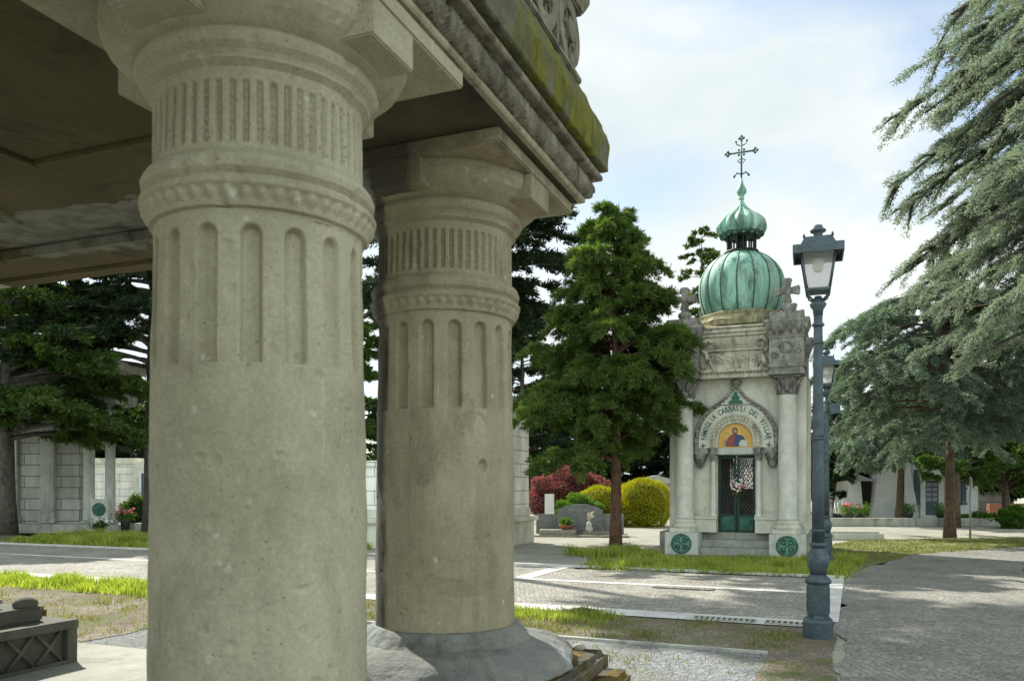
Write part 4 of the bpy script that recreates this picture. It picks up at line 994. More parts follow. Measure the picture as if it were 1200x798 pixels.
# ------------------------------------------------------------------ street lamps
def make_lamp(label, loc, rz):
    t = thing('street_lamp', label, 'street lamp', (*loc, 0), rz, 'cast iron street lamps')
    s = MB(); s.lathe([(0, .160), (.17, .160), (.19, .150), (.215, .118), (.235, .110)], 8, smooth=False, a0=R(22.5)); s.box(-.105, .105, -.105, .105, .235, .56, bev=.012)
    for q in range(4):
        Mx = Matrix.Rotation(q * math.pi / 2, 4, 'Z')
        for (x0, x1, z0, z1) in ((-.07, .07, .265, .278), (-.07, .07, .515, .528), (-.07, -.057, .278, .515), (.057, .07, .278, .515)): s.box(x0, x1, -.112, -.103, z0, z1, Mx)
    s.lathe([(.56, .125), (.585, .132), (.61, .12), (.63, .09), (.66, .075)], 24)
    s.build('pedestal', M_lamp, t)
    v = MB(); v.lathe([(.65, .075), (.70, .085), (.74, .098), (.80, .105), (.85, .094), (.90, .072), (.93, .065)], 48, mod=lambda a, z: 1 + .06 * abs(math.cos(6 * a + z * 22)))
    v.lathe([(.925, .07), (.945, .085), (.965, .085), (.98, .068)], 24); v.build('leafy_vase', M_lamp, t)
    p = MB(); p.lathe([(.97, .064), (1.6, .058), (1.95, .056), (2.9, .046), (3.42, .042)], 96, mod=lambda a, z: 1 - .055 * max(0, math.cos(12 * a)))
    for z, r in ((1.10, .068), (2.04, .070), (2.07, .064), (3.02, .058), (3.205, .062)): p.lathe([(z - .015, r * .85), (z - .006, r), (z + .006, r), (z + .018, r * .85)], 24)
    p.lathe([(3.30, .045), (3.36, .052), (3.40, .078), (3.42, .082), (3.44, .06), (3.47, .05), (3.50, .03)], 24); p.build('post', M_lamp, t)
    zb, zt = 3.555, 3.94
    b = MB()
    for q in range(4):
        a = q * math.pi / 2 + math.pi / 4; c_, s_ = math.cos(a), math.sin(a)
        b.tube([(.02 * c_, .02 * s_, 3.47), (.07 * c_, .07 * s_, 3.455), (.125 * c_, .125 * s_, 3.49), (.145 * c_, .145 * s_, 3.55), (.15 * c_, .15 * s_, 3.60)], .011, 6)
        b.tube([(.145 * c_, .145 * s_, 3.52), (.235 * c_, .235 * s_, zt + .01)], .013, 6)
    for (h, z) in ((.112, zb), (.160, zt)): b.box(-h, h, -h - .008, -h + .012, z - .012, z + .012); b.box(-h, h, h - .012, h + .008, z - .012, z + .012); b.box(-h - .008, -h + .012, -h, h, z - .012, z + .012); b.box(h - .012, h + .008, -h, h, z - .012, z + .012)
    b.box(-.10, .10, -.10, .10, zb - .02, zb - .008); b.build('lantern_frame', M_lamp, t)
    g = MB(); V = [(sx * h, sy * h, z) for h, z in ((.104, zb + .004), (.158, zt - .004)) for sy in (-1, 1) for sx in (-1, 1)]
    g.add(V, [(0, 1, 5, 4), (2, 6, 7, 3), (0, 4, 6, 2), (1, 3, 7, 5)]); g.build('lantern_glass', M_glass, t)
    bl = MB(); bl.lathe([(3.88, .05), (3.86, .055), (3.78, .05), (3.75, .03)], 14); bl.build('bulb', M_petal_w, t)
    k = MB()
    h = .235; k.box(-h, h, -h, h, 3.955, 3.985, bev=.006)
    for s_ in (-1, 1): k.box(-h, h, s_ * h - .008, s_ * h + .008, 3.90, 3.985); k.box(s_ * h - .008, s_ * h + .008, -h, h, 3.90, 3.985)
    V = [(sx * h, sy * h, z) for h, z in ((.178, 3.984), (.128, 4.085), (.055, 4.105)) for sy in (-1, 1) for sx in (-1, 1)]
    k.add(V, [(0, 1, 5, 4), (2, 6, 7, 3), (0, 4, 6, 2), (1, 3, 7, 5), (4, 5, 9, 8), (6, 10, 11, 7), (4, 8, 10, 6), (5, 7, 11, 9), (8, 9, 11, 10)])
    for sx in (-1, 1):
        for sy in (-1, 1): k.lathe([(4.07, .012), (4.10, .012), (4.115, .002)], 6, cx=sx * .135, cy=sy * .135)
    k.lathe([(4.10, .055), (4.13, .042), (4.15, .05), (4.16, .075), (4.178, .078), (4.19, .055), (4.205, .048), (4.225, .04), (4.235, .01)], 20)
    k.build('lantern_roof', M_lamp, t)
    return t
lx, ly = G(958.7, 747); make_lamp('nearer tall grey blue iron lamp post standing at the corner of the cobbled path', (lx, ly), -R(20))
l2 = make_lamp('farther lamp post half hidden behind the nearer one, with small box on its shaft', ((968 - 600) / F * 15.9, 15.9), -R(21))
mb = MB(); mb.box(.07, .26, -.06, .06, 2.98, 3.17, bev=.01); mb.box(.04, .07, -.02, .02, 3.05, 3.10); mb.build('speaker_box', M_lamp, l2)

# ------------------------------------------------------------------ trees
def leaf_mesh(name, P, D, Ln, Wd, m, parent):
    n = len(P); rv = rng.normal(size=(n, 3)); s = np.cross(D, rv); s /= np.linalg.norm(s, axis=1, keepdims=True) + 1e-9
    Ln = Ln[:, None]; Wd = Wd[:, None]
    V = np.empty((n, 4, 3)); V[:, 0] = P; V[:, 1] = P + D * Ln * .45 + s * Wd; V[:, 2] = P + D * Ln; V[:, 3] = P + D * Ln * .45 - s * Wd
    return fastmesh(name, V.reshape(-1, 3), np.arange(n * 4).reshape(-1, 4), m, parent)
def unit(v): return v / (np.linalg.norm(v, axis=-1, keepdims=True) + 1e-9)
def tree(name, label, loc, h, r, leafm, barkm, kind='conifer', nb=120, dens=260, zmin=.15, trunk_r=.16, group=None, lsz=.10, lwd=.018, tw=.35, droop=.25, seed=0, lean=0, prof=None, az=None, twigs=10, topfrac=1.0):
    g = np.random.default_rng(seed + 101)
    t = thing(name, label, 'tree', (loc[0], loc[1], 0), 0, group)
    tb = MB(); H = h
    ks = 9; pts = []; 
    for i in range(ks + 1):
        f = i / ks; pts.append((lean * f * h + .04 * math.sin(3 * f + seed), .05 * math.sin(4 * f + seed * 2), f * h * .97 - .05))
    tb.tube(pts, [trunk_r * (1.25 if i == 0 else 1) * (1 - i / ks) ** .8 + .012 for i in range(ks + 1)], 12)
    if prof is None: prof = lambda f: np.sin(np.clip((1 - f) * 1.9, 0, np.pi / 2)) ** .8 * (.65 + .35 * np.clip((f) / .15, 0, 1))
    Ps = []; Ds = []
    for b in range(nb):
        f = (b + g.random()) / nb; f = f ** .9
        z0 = zmin * h + (1 - zmin) * h * f * .98 * topfrac
        a = g.uniform(0, 2 * np.pi) if az is None else g.uniform(*az)
        Lb = r * float(prof(f)) * (g.uniform(.6, 1.12) if kind != 'bushy' else g.uniform(.45, 1.12) * (1 + .15 * math.sin(a * 2 + f * 9)))
        if Lb < .12: Lb = .12
        dirh = np.array([math.cos(a), math.sin(a), 0]); n = 9; s = np.linspace(0, 1, n)
        if kind == 'conifer': up = .28 * s - droop * s ** 2
        elif kind == 'bushy': up = g.uniform(.25, .85) * s - droop * s ** 2
        elif kind == 'cedar': up = .30 * s - droop * s ** 2.2
        elif kind == 'weeping': up = .35 * s - droop * s ** 2
        else: up = .55 * s - droop * s ** 2
        tx = lean * z0 
        sway = g.uniform(-.18, .18) * s ** 2
        side = np.array([-dirh[1], dirh[0], 0])
        C = np.array([tx, 0, z0]) + dirh * (s * Lb)[:, None] + side * (sway * Lb)[:, None] + np.array([0, 0, 1]) * (up * Lb)[:, None]
        rb = max(.008, min(trunk_r * .35, .022 * Lb))
        tb.tube([tuple(c) for c in C], [rb * (1 - .8 * q) for q in s], 5)
        # twigs
        nt = max(3, int(twigs * Lb / r * 1.6) + 2)
        for k in range(nt):
            u = g.uniform(.18, 1.0) ** .75; c0 = np.array([np.interp(u, s, C[:, j]) for j in range(3)])
            tl = tw * r * g.uniform(.5, 1.0) * (1.05 - .55 * u) * (.5 + .5 * Lb / r)
            sg = g.choice((-1, 1)); ang = g.uniform(.35, 1.2)
            dv = dirh * math.cos(ang) + side * sg * math.sin(ang); 
            if kind == 'conifer': dv = dv + np.array([0, 0, g.uniform(-.25, .30)])
            elif kind == 'bushy': dv = dv + np.array([0, 0, g.uniform(-.55, .75)])
            elif kind == 'cedar': dv = dv + np.array([0, 0, g.uniform(-.38, .06)])
            elif kind == 'weeping': dv = dv + np.array([0, 0, g.uniform(-.5, .1)])
            else: dv = dv + np.array([0, 0, g.uniform(-.4, .5)])
            dv = unit(dv)
            m = max(4, int(dens * tl)); q = g.random(m) ** .8
            sag = {'conifer': .25, 'bushy': .45, 'cedar': .50, 'weeping': .7}.get(kind, .1)
            P = c0 + dv * (q * tl)[:, None] - np.array([0, 0, 1]) * (sag * (q ** 2) * tl)[:, None]
            sp = .055 if kind in ('cedar', 'weeping') else .07
            P = P + g.normal(size=(m, 3)) * np.array([sp, sp, sp * (.55 if kind == 'cedar' else .9)]) * tw * r * (.5 if kind != 'broad' else 1.5)
            if kind in ('conifer', 'bushy'): D = unit(dv + g.normal(0, .55, (m, 3)) + np.array([0, 0, -.15]))
            elif kind == 'cedar': D = unit(dv * .9 + g.normal(0, .5, (m, 3)) + np.array([0, 0, -.12]))
            elif kind == 'weeping': D = unit(dv * .4 + g.normal(0, .45, (m, 3)) + np.array([0, 0, -.6]))
            else: D = unit(g.normal(0, 1, (m, 3)) + np.array([0, 0, -.2]))
            Ps.append(P); Ds.append(D)
            if k % 2 == 0 and Lb > .8: tb.tube([tuple(c0), tuple(c0 + dv * tl * .5 - np.array([0, 0, sag * .25 * tl])), tuple(c0 + dv * tl * .9 - np.array([0, 0, sag * .81 * tl]))], [rb * .4, rb * .25, .003], 3)
    P = np.concatenate(Ps); D = np.concatenate(Ds); n = len(P)
    leaf_mesh('crown', P, D, lsz * g.uniform(.6, 1.3, n), lwd * g.uniform(.7, 1.3, n), leafm, t)
    tb.build('trunk', barkm, t)
    return t
# the reddish-trunked conifer in front of the chapel
tx_, ty_ = G(720, 649)
tree('conifer_tree', 'green conifer with flaking reddish trunk standing left of the domed chapel', (tx_, ty_), 8.1, 2.15, M_l_bright, M_bark_r, 'bushy', 150, 500, .26, .128, 'conifers in a row along the path', .125, .012, .42, .50, 1, twigs=15,
     prof=lambda f: (1 - f) ** .62 * (.86 + .25 * np.sin(np.clip(f / .35, 0, 1) * np.pi / 2)))
tree('conifer_tree', 'tall dark conifer whose boughs show behind the second column capital', (-1.3, 23.9), 13.8, 3.7, M_l_dark, M_bark_g, 'conifer', 110, 230, .42, .22, 'conifers in a row along the path', .15, .022, .32, .30, 2, twigs=12)
tree('conifer_tree', 'very tall unseen conifer added behind the nearest column to shade the plaza', (-5.8, 21.3), 19.5, 3.3, M_l_conif, M_bark_g, 'conifer', 130, 290, .74, .26, 'conifers in a row along the path', .16, .024, .32, .30, 3, twigs=11)  # unseen high crown, placed to throw a shadow on the lower-right plaza
tree('conifer_tree', 'smaller green conifer far behind the gap between the two near columns', (-7.2, 35.0), 11.0, 3.4, M_l_light, M_bark_g, 'conifer', 90, 150, .12, .22, None, .2, .035, .34, .25, 33, twigs=11)
tree('conifer_tree', 'dark conifer with pale trunk at the left edge of the view', (-16.1, 25.9), 11.0, 4.9, M_l_conif, M_bark_g, 'conifer', 150, 190, .27, .24, 'conifers in a row along the path', .17, .026, .30, .34, 4, twigs=13, prof=lambda f: (1 - f) ** .5)
tree('conifer_tree', 'dark conifer with drooping boughs left of the nearest column', (-12.2, 27.5), 13.0, 4.6, M_l_dark, M_bark_g, 'conifer', 130, 190, .42, .24, None, .17, .026, .30, .34, 5, twigs=13, prof=lambda f: (1 - f) ** .45)
# backdrop evergreens
bgspots = [(612, 52, 13, 4.6, 'evergreen behind the red maple at its left end'), (665, 56, 11, 4.8, 'evergreen behind the red maple right beside its crown'), (745, 56, 10, 4.8, 'evergreen behind the golden ball shrub'), (795, 54, 10, 4.4, 'evergreen just left of the domed chapel wall'),
           (905, 48, 9.5, 3.8, 'evergreen hidden mostly behind the domed chapel'), (983, 38, 7.2, 2.6, 'evergreen right behind the lamp posts'), (100, 44, 9, 4.5, 'evergreen behind the left mausoleum columns'), (165, 48, 9, 4.5, 'evergreen behind the low pale tombs at left'),
           (1180, 45, 12, 4.5, 'evergreen far behind the right cedar at the frame edge'), (1080, 55, 12, 4.0, 'evergreen beyond the white funerary chapel'), (1235, 40, 11, 4.5, 'evergreen beyond the right frame edge'), (1010, 62, 9, 3.6, 'far evergreen between the lamp and the white chapel')]
proto = {}
for i, (x, Y, h, r, lab) in enumerate(bgspots):
    X = (x - 600) / F * Y; key = i % 3
    if key not in proto:
        t = tree('evergreen_tree', lab, (X, Y), 10, 4.0, M_l_dark, M_bark_g, 'conifer', 90, 110, .08, .25, 'evergreens closing the background', .24, .045, .36, .25, 20 + i, twigs=13, prof=lambda f: (1 - f) ** .6)
        proto[key] = t
    else:
        t = copy_tree(proto[key]); t['label'] = lab; t.location = (X, Y, 0); t.rotation_euler.z = i * 1.3
    t.scale = (r / 4, r / 4, h / 10)
tree('slender_tree', 'tall slender sparse conifer rising behind the left side of the dome', ((822 - 600) / F * 46, 46), 16.2, 1.9, M_l_conif, M_bark_g, 'conifer', 70, 110, .45, .14, None, .22, .035, .36, .28, 41, twigs=7, prof=lambda f: .35 + .65 * (1 - f) ** .7)
# right side trees
tree('conifer_tree', 'narrow bright green conifer rising between the two cedars', ((1118 - 600) / F * 31, 31), 10.6, 2.4, M_l_light, M_bark, 'conifer', 120, 170, .15, .2, None, .17, .026, .34, .1, 43, twigs=12, prof=lambda f: (1 - f) ** .65)
cx_, cy_ = G(1113, 630)
tree('cedar_tree', 'spreading blue grey weeping cedar with brown trunk beside the thin sign post', (cx_, cy_), 7.5, 4.0, M_l_cedar_d, M_bark, 'cedar', 95, 230, .40, .15, 'cedars', .12, .014, .30, .50, 44, twigs=16,
     prof=lambda f: .80 + .20 * np.sin(f * np.pi))
cx_, cy_ = G(1053, 614)
tree('cedar_tree', 'smaller dark leaning cedar in front of the white funerary chapel', (cx_, cy_), 6.6, 3.0, M_l_cedar_d, M_bark, 'weeping', 60, 150, .36, .16, 'cedars', .15, .02, .36, .4, 45, twigs=11, lean=.03)
tree('cedar_tree', 'huge blue cedar reaching in from the upper right corner', (13.8, 14.6), 15.5, 6.0, M_l_cedar, M_bark_g, 'cedar', 215, 300, .31, .42, 'cedars', .085, .010, .25, .46, 46, twigs=26,
     prof=lambda f: .84 + .16 * min(1, max(0, f - .10) / .12) - .50 * max(0, f - .38) , az=(R(120), R(280)))
tree('broad_tree', 'low spreading green maple under the cedar at the right edge', ((1180 - 600) / F * 33, 33), 3.6, 2.5, M_l_maple, M_bark, 'broad', 50, 90, .35, .16, None, .16, .05, .5, .1, 47, twigs=9, prof=lambda f: .9 - .5 * f)
# ------------------------------------------------------------------ shrubs
def blob(name, label, cat, loc, rx, ry, rz, m, n, lsz, lwd, core=(.02, .03, .01), lump=.06, seed=0, flat=.15, up=.3, power=2.6, group=None):
    g = np.random.default_rng(seed + 900); t = thing(name, label, cat, (loc[0], loc[1], 0), 0, group)
    u = unit(g.normal(size=(n, 3))); k = (np.abs(u) ** power).sum(1) ** (-1 / power); P = u * k[:, None]
    lum = 1 + lump * (np.sin(u[:, 0] * 7 + seed) * np.sin(u[:, 1] * 6 + 1) + np.sin(u[:, 2] * 9 + u[:, 0] * 5))
    P = P * lum[:, None] * g.uniform(.90, 1.02, n)[:, None] * np.array([rx, ry, rz]) + np.array([0, 0, rz * (1 - flat)]); ok = P[:, 2] > .02; P = P[ok]; u = u[ok]
    D = unit(u + g.normal(0, .6, P.shape) + np.array([0, 0, up]))
    ns_ = len(P) // 30; idx = g.integers(0, len(P), ns_); P = np.concatenate([P, P[idx] + u[idx] * g.uniform(.02, .09, (ns_, 1))]); D = np.concatenate([D, unit(u[idx] + g.normal(0, .3, (ns_, 3)))])
    leaf_mesh('foliage', P, D, lsz * g.uniform(.6, 1.4, len(P)), lwd * g.uniform(.7, 1.3, len(P)), m, t)
    mb = MB(); mb.sphere((0, 0, rz * (1 - flat)), .86, 24, None, (rx, ry, rz)); mb.build('dark_core', plain(name + '_inner', core, .95), t)  # solid dark ball filling the inside of the leaf shell
    return t
gx, gy = G(759, 618); blob('ball_shrub', 'large golden yellow ball shrub clipped round between the trunk and the chapel', 'shrub', (gx, gy + .9), .98, .95, .98, M_l_yellow, 22000, .07, .016, seed=1, group='clipped golden shrubs', lump=.03, core=(.06, .07, .01))
blob('ball_shrub', 'smaller golden yellow ball shrub behind the grey headstone', 'shrub', ((703 - 600) / F * 32, 32.0), .85, .8, .78, M_l_yellow, 14000, .07, .016, seed=2, group='clipped golden shrubs', lump=.04, core=(.06, .07, .01), flat=.05)
blob('red_maple', 'dark red weeping maple behind the grey headstone', 'shrub', ((668 - 600) / F * 34, 34.0), 1.75, 1.1, 1.2, M_l_red, 22000, .13, .03, seed=3, lump=.10, up=-.4, power=2.0, core=(.05, .01, .01))
blob('green_shrub', 'bright green bushy shrub between the red maple and the golden balls', 'shrub', ((678 - 600) / F * 30.5, 30.5), .85, .6, .62, M_l_green, 9000, .10, .022, seed=4, lump=.14, power=2.0, core=(.03, .05, .01))
blob('pale_shrub', 'cascading pale green shrub beside the low tombs at left', 'shrub', ((163 - 600) / F * 29, 29), .6, .5, .62, M_l_light, 5000, .14, .02, seed=5, lump=.12, up=-.8, power=2.0)
blob('flowering_shrub', 'small flowering shrub at the right edge under the maple', 'shrub', ((1190 - 600) / F * 30, 30), .55, .5, .42, M_l_green, 4000, .1, .03, seed=6, lump=.12, power=2.0)
for i, (x, Y, rx) in enumerate(((1150, 32, .8), (1085, 38, .5))):
    blob('ground_shrub', ['low green plant under the maple trunk', 'low dark plant beside the blue grey door'][i], 'shrub', ((x - 600) / F * Y, Y), rx, .4, .25, M_l_green, 2500, .1, .03, seed=8 + i, lump=.15, power=2.0)

# ------------------------------------------------------------------ headstone group
hx, hy = G(680, 628); hy += .2
hs = thing('headstone', 'wide grey granite headstone with curved top and two low side slabs', 'grave', (hx, hy, 0), -R(6))
arc = [(-.72, .05)] + [(-.72, .80)] + [(-.62 + 1.24 * i / 14, .86 + .14 * math.sin(math.pi * i / 14)) for i in range(15)] + [(.72, .80), (.72, .05)]
mb = MB(); mb.prism(arc, 0, .16); mb.build('centre_slab', M_grey, hs)
for x in (-1.38, .73): MB().box(x, x + .65, .02, .14, .05, .68, bev=.01).build('side_slab', M_grey, hs)
mb = MB(); mb.box(-1.5, 1.5, -.9, .3, 0, .06, bev=.01); mb.box(-1.25, -.1, -.75, -.12, .06, .22, bev=.02); mb.box(.1, 1.2, -.6, -.12, .06, .16, bev=.02); mb.build('kerbing', M_gravel, hs)
mb = MB(); 
for i in range(9): mb.box(-.36 + i * .08, -.31 + i * .08, -.008, -.001, .78, .83)
for r__ in range(4):
    for i in range(12): mb.box(-.56 + i * .095, -.50 + i * .095, -.008, -.001, .62 - r__ * .09, .64 - r__ * .09)
mb.build('worn_lettering', M_metal, hs)
def potplant(label, loc, z, pr, ph, potm, leafs, flower=None, cat='plant', seed=0, hr=.2, n=900):
    t = thing('potted_plant', label, cat, (*loc, z)); g = np.random.default_rng(seed)
    mb = MB(); mb.lathe([(0, pr * .7), (ph * .8, pr), (ph * .82, pr * 1.1), (ph, pr * 1.1), (ph * .97, pr * .9)], 20); mb.build('pot', potm, t)
    P = g.normal(0, 1, (n, 3)) * np.array([hr * .5, hr * .5, hr * .35]) + np.array([0, 0, ph + hr * .4]); D = unit(g.normal(0, 1, (n, 3)) + np.array([0, 0, .8]))
    leaf_mesh('foliage', P, D, g.uniform(.05, .1, n), g.uniform(.01, .02, n), leafs, t)
    if flower:
        mb = MB()
        for i in range(26): mb.sphere((g.normal(0, hr * .5), g.normal(0, hr * .5), ph + hr * .9 + g.normal(0, hr * .2)), g.uniform(.03, .06), 7)
        mb.build('flowers', flower, t)
    return t
ox, oy = -.42, -.45; ca, sa = math.cos(-R(6)), math.sin(-R(6))
potplant('small green plant in a terracotta bowl in front of the grey headstone', (hx + ox * ca - oy * sa, hy + ox * sa + oy * ca), .22, .20, .14, M_terra, M_l_green, hr=.16)
# little stone figure on the grave
f = thing('stone_vase', 'small pale stone vase leaning by the grey headstone', 'vase', (hx + .25, hy - .5, .06)); mb = MB(); mb.lathe([(0, .08), (.04, .06), (.10, .10), (.2, .12), (.28, .07), (.34, .09), (.40, .05)], 14); mb.build('vase_body', M_plinth, f)
mb = MB()
for i in range(14): a = i * .45; mb.tube([(0, 0, .38), (.05 * math.cos(a), .03 * math.sin(a), .5), (.10 * math.cos(a) + .06, .06 * math.sin(a), .58 + .012 * i)], .012, 4)
mb.build('dry_stems', M_chap_m, f)
st = MB(); st.box(-.17, .17, 0, .12, 0, 1.28, bev=.01); o = st.build('white_stele', M_white); o.location = ((644 - 600) / F * 30, 30, 0); tagp(o, 'small plain white stele behind the left end of the grey headstone', 'gravestone')
# low slab left of the plaza, behind the lamps
sx_, sy_ = G(1000, 633)
lg = thing('low_tomb', 'low flat pale stone grave kerb on the lawn right of the lamp posts', 'grave', (sx_, sy_, 0), -R(8))
mb = MB(); mb.box(-1.2, .85, 0, 1.6, 0, .20, bev=.02); mb.build('kerb_block', M_plinth, lg); mb = MB(); mb.box(-1.1, .75, .1, 1.5, .20, .24, bev=.01); mb.build('cover_slab', M_step, lg)

# ------------------------------------------------------------------ buildings
# pale mausoleum behind the second column; its right side and front show
bA = R(21.8); nbx, nby = (-.80, 19.2)
m1 = thing('mausoleum', 'pale coursed stone mausoleum hidden behind the second column', 'mausoleum', (nbx, nby, 0), -bA)
mb = MB(); mb.box(-1.6, 0, 0, 3.4, .98, 3.55); mb.box(-6.0, -1.602, .1, 3.4, .98, 2.05); mb.box(-6.1, -1.602, .02, 3.5, 2.05, 2.2, bev=.02); mb.build('wall', M_cours_w, m1)
mb = MB(); mb.box(-6.12, .12, -.12, 3.52, 0, .62, bev=.02); mb.build('plinth', M_chap, m1)
mb = MB(); mb.box(-6.2, .22, -.22, 3.62, .62, .75, bev=.03); mb.box(-6.04, .04, -.04, 3.44, .75, .98, bev=.02); mb.build('plinth_moulding', M_chap, m1)
mb = MB(); mb.box(-1.7, .1, -.1, 3.5, 3.55, 3.67, bev=.02); mb.box(-1.85, .25, -.25, 3.65, 3.67, 3.85, bev=.03); mb.build('cornice', M_chap_d, m1)
# left mausoleum with columns
lxm, lym = (50 - 600) / F * 27.5, 27.5
m2 = thing('mausoleum', 'grey stone mausoleum with tall round columns at the far left', 'mausoleum', (lxm, lym, 0), -R(4))
mb = MB(); mb.box(-7, 1.30, 0, .9, .30, 5.2); mb.build('wall', M_cours_g, m2)
for x in (-2.2, -1.05, .25): mb = MB(); mb.box(x - .24, x + .24, -.16, -.002, .32, 4.6, bev=.01); mb.box(x - .30, x + .30, -.20, -.002, .32, .58, bev=.01); mb.build('pilaster', M_mausl, m2)
mb = MB(); mb.box(-7.2, 3.1, -.7, 1.1, 0, .30, bev=.02); mb.build('platform', M_mausl, m2)
for x in (1.62, 2.38):
    mb = MB(); mb.lathe([(.42, .20), (.50, .17), (4.2, .145), (4.3, .17)], 28, cx=x, cy=.0); c_ = mb.build('column', M_plinth, m2)
    mb = MB(); mb.lathe([(.30, .26), (.34, .27), (.38, .24), (.42, .22)], 24, cx=x, cy=0); mb.build('base', M_mausl, c_)
mb = MB(); mb.box(-7.1, 2.8, -.4, 1.0, 4.3, 5.4, bev=.02); mb.box(-7.3, 3.0, -.6, 1.2, 5.4, 5.7, bev=.02); mb.build('entablature', M_mausl, m2)
# low pale tomb building behind it
m3 = thing('tomb_building', 'low pale tomb building with small dark window seen past the left mausoleum columns', 'tomb', ((140 - 600) / F * 40, 40, 0), -R(6))
mb = MB(); mb.box(-3, .9, 0, 3, 0, 2.65); mb.build('wall', M_cours_w, m3); mb = MB(); mb.box(-3.1, 1.0, -.1, 3.1, 2.65, 2.95, bev=.03); mb.build('cornice', M_chap, m3)
mb = MB(); mb.prism([(.92, 0), (2.7, 0), (2.7, 2.6), (1.8, 3.0), (.92, 2.6)], -.3, 2.6); mb.build('gabled_wing', M_chap, m3)
mb = MB(); mb.box(1.35, 2.0, -.34, -.305, .75, 2.2); w_ = mb.build('window', M_doorblue, m3); mb = MB()
for (a, b, c, d) in ((1.25, 1.35, .65, 2.3), (2.0, 2.1, .65, 2.3), (1.35, 2.0, 2.2, 2.3), (1.35, 2.0, .65, .75), (1.66, 1.69, .75, 2.2)): mb.box(a, b, -.38, -.306, c, d)
mb.build('window_frame', M_white, w_)
# a small gravestone with green plaque
gs = thing('gravestone', 'pale gravestone with round green plaque between the left mausoleum columns', 'gravestone', ((116 - 600) / F * 26.6, 26.6, 0)); mb = MB(); mb.box(-.3, .3, 0, .15, 0, 1.15, bev=.02); mb.build('slab', M_plinth, gs)
mb = MB(); mb.lathe([(0, .22), (.02, .22), (.03, .18)], 20, T(0, 0, .80) @ Matrix.Rotation(R(90), 4, 'X')); mb.build('plaque', M_bronze, gs)
potplant('pink flowers in a dark pot right of the left mausoleum columns', ((147 - 600) / F * 26.2, 26.2), 0, .15, .50, M_pot, M_l_green, M_petal, 'flowers', 3, .26)
potplant('pale small flowers at the foot of the left mausoleum column', ((117 - 600) / F * 25.6, 25.6), .0, .12, .25, M_pot, M_l_light, M_petal_w, 'flowers', 4, .22)
gv = thing('flat_grave', 'flat pale stone grave on the gravel beside the pink flowers', 'grave', ((162 - 600) / F * 27.5, 27.5, 0)); mb = MB(); mb.box(-.7, .7, 0, 1.8, 0, .3, bev=.03); mb.build('slab', M_plinth, gv); mb = MB(); mb.box(-.7, .7, 1.4, 1.6, .3, .9, bev=.03); mb.build('headboard', M_grey, gv)
# white chapel on the right
m4 = thing('white_funerary_chapel', 'white funerary chapel with sloping side walls and blue grey door behind the cedars', 'chapel', ((1040 - 600) / F * 36, 36, 0), -R(5))
def slope(mb, x0, x1, y0, y1, z1, sl, z0=0.0):
    mb.add([(x0, y0, z0), (x1, y0, z0), (x1, y1, z0), (x0, y1, z0), (x0 + sl, y0 + sl * .3, z1), (x1 - sl, y0 + sl * .3, z1), (x1 - sl, y1, z1), (x0 + sl, y1, z1)], [(3, 2, 1, 0), (4, 5, 6, 7), (0, 1, 5, 4), (1, 2, 6, 5), (2, 3, 7, 6), (3, 0, 4, 7)])
mb = MB(); slope(mb, -1.75, -1.02, 0, 2, 1.8, .12, .3); slope(mb, -.75, 1.3, -.2, 2.4, 2.5, .38, .02); mb.box(1.1, 3.9, .1, 3, 0, 2.85, bev=.02); mb.build('wall', M_white, m4)
mb = MB(); mb.add([(-1.98, -.1, 1.80), (-.5, -.1, 1.80), (-.5, 2.1, 1.80), (-1.98, 2.1, 1.80), (-1.2, .6, 2.15)], [(3, 2, 1, 0), (0, 1, 4), (1, 2, 4), (2, 3, 4), (3, 0, 4)]); mb.box(1.0, 4.05, 0, 3.1, 2.85, 3.05, bev=.02); mb.build('roof', M_mausl, m4)
mb = MB(); mb.box(-1.02, -.66, .25, 1.6, .25, 1.8); mb.build('side_opening', M_black, m4)
mb = MB(); mb.box(1.62, 2.18, .03, .098, .30, 1.80); d_ = mb.build('door', M_doorblue, m4); mb = MB(); mb.box(1.895, 1.91, .02, .03, .32, 1.78)
for k in range(4): mb.box(1.66, 1.87, .02, .03, .9 + k * .22, 1.06 + k * .22); mb.box(1.93, 2.14, .02, .03, .9 + k * .22, 1.06 + k * .22)
mb.build('door_panes', M_metal, d_)
mb = MB(); mb.box(1.40, 1.62, -.02, .098, .1, 2.05, bev=.01); mb.box(2.18, 2.40, -.02, .098, .1, 2.05, bev=.01); mb.box(1.35, 2.45, -.04, .098, 1.82, 2.10, bev=.01); mb.box(1.3, 2.5, -.3, .098, 0, .28, bev=.01)
mb.build('door_surround', M_white, m4)
for x in (1.22, 2.62, 3.2): mb = MB(); mb.box(x - .05, x + .14, -.03, .098, .85, 2.3); mb.box(x - .08, x + .17, -.06, .098, .75, .84); mb.build('narrow_window', M_doorblue, m4)
for i, (x, Y, pr, fl, lab) in enumerate(((993, 33, .22, M_petal, 'pink flowers in a dark pot just right of the lamp posts'), (1062, 33.5, .25, None, 'dark planter with small plant left of the blue grey door'), (1105, 33.5, .25, None, 'dark planter with small plant right of the blue grey door'), (1008, 33, .15, None, 'small dark vase beside the pink flowers'))):
    potplant(lab, ((x - 600) / F * Y, Y), 0, pr, .45, M_pot, M_l_green, fl, 'plant', 30 + i, .35)
mb = MB(); mb.box(-4, 9, 0, .35, 0, .32, bev=.02); o = mb.build('low_wall', M_mausl); o.location = ((1090 - 600) / F * 31.5, 31.5, 0); tagp(o, 'low dark stone kerb wall running in front of the white funerary chapel', 'wall')
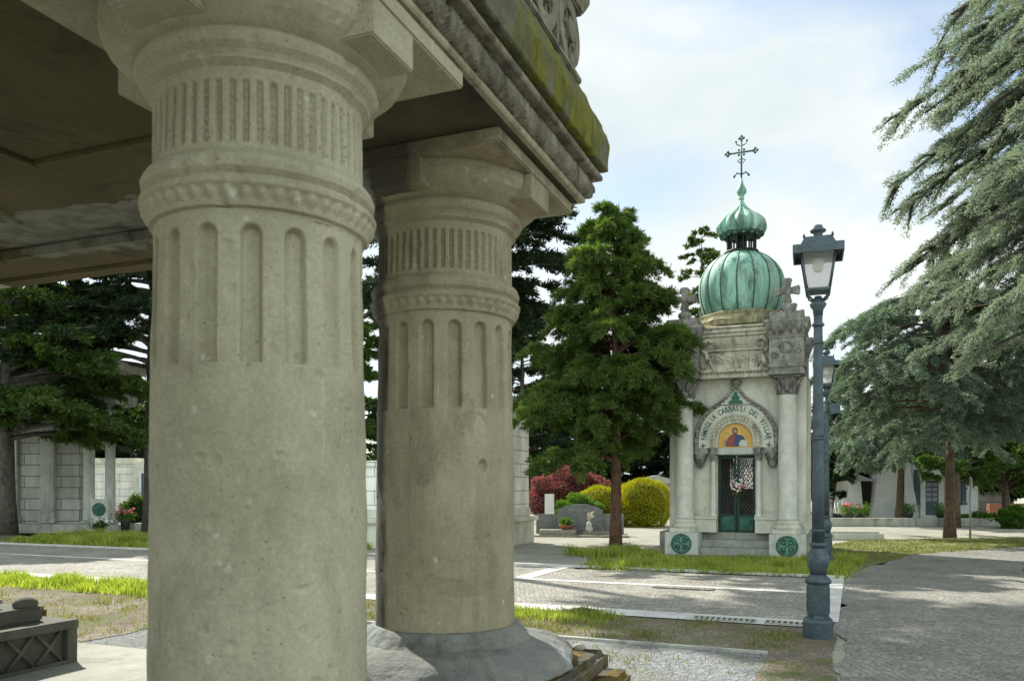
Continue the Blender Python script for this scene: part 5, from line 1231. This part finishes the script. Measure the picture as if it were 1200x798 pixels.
mb = MB(); mb.box(0, 6, 0, .3, 0, .75, bev=.02); o = mb.build('brick_wall', M_red_brick); o.location = ((1160 - 600) / F * 38, 38, 0); tagp(o, 'low reddish brick wall behind the maple at the right edge', 'wall')
# backdrop tombs
for i, (x, Y, w_, h_, lab) in enumerate(((985, 40, .8, 2.4, 'tall narrow grey tomb just right of the lamp posts'), (1150, 42, 3.0, 2.2, 'grey tomb in deep shade behind the cedar trunk'), (770, 44, 2.4, 2.0, 'grey tomb in shade behind the golden ball shrub'), (-60, 30, 3, 4, 'grey tomb beyond the left frame edge'))):
    t = thing('family_tomb', lab, 'tomb', ((x - 600) / F * Y, Y, 0)); mb = MB(); mb.box(-w_ / 2, w_ / 2, 0, 1.6, 0, h_ * .85, bev=.02); mb.build('wall', M_cours_g, t)
    mb = MB(); mb.box(-w_ / 2 - .1, w_ / 2 + .1, -.1, 1.7, h_ * .85, h_ * .92, bev=.02); mb.prism([(-w_ / 2, h_ * .92), (w_ / 2, h_ * .92), (0, h_ * 1.08)], -.05, 1.65); mb.build('gable', M_mausl, t)
# sign post and barrier
px_, py_ = G(1137, 632)
sp = thing('sign_post', 'thin grey metal post with small white sign on the lawn right of the cedar trunk', 'sign', (px_, py_, 0), R(60)); mb = MB(); mb.lathe([(0, .03), (1.85, .03)], 10); mb.build('pole', M_metal, sp); mb = MB(); mb.box(-.14, .14, -.045, -.03, 1.30, 1.80, bev=.004); mb.build('sign_board', M_sign, sp)
px_, py_ = G(1206, 673)
bp = thing('barrier_board', 'red and white striped board at the far right edge of the plaza', 'barrier', (px_, py_, 0), R(15))
mb = MB(); mb.add([(-.10, -.05, .05), (.40, -.05, .05), (.40, .05, .05), (-.10, .05, .05), (.0, -.02, .33), (.40, -.02, .33), (.40, .02, .33), (.0, .02, .33)], [(3, 2, 1, 0), (4, 5, 6, 7), (0, 1, 5, 4), (1, 2, 6, 5), (2, 3, 7, 6), (3, 0, 4, 7)]); mb.build('board', M_signred, bp)
mb = MB(); mb.box(-.14, .45, -.08, .08, 0, .05, bev=.01); mb.build('foot', M_metal, bp)
mb = MB(); mb.box(.06, .40, -.056, -.046, .14, .22); mb.build('white_band', M_sign, bp)
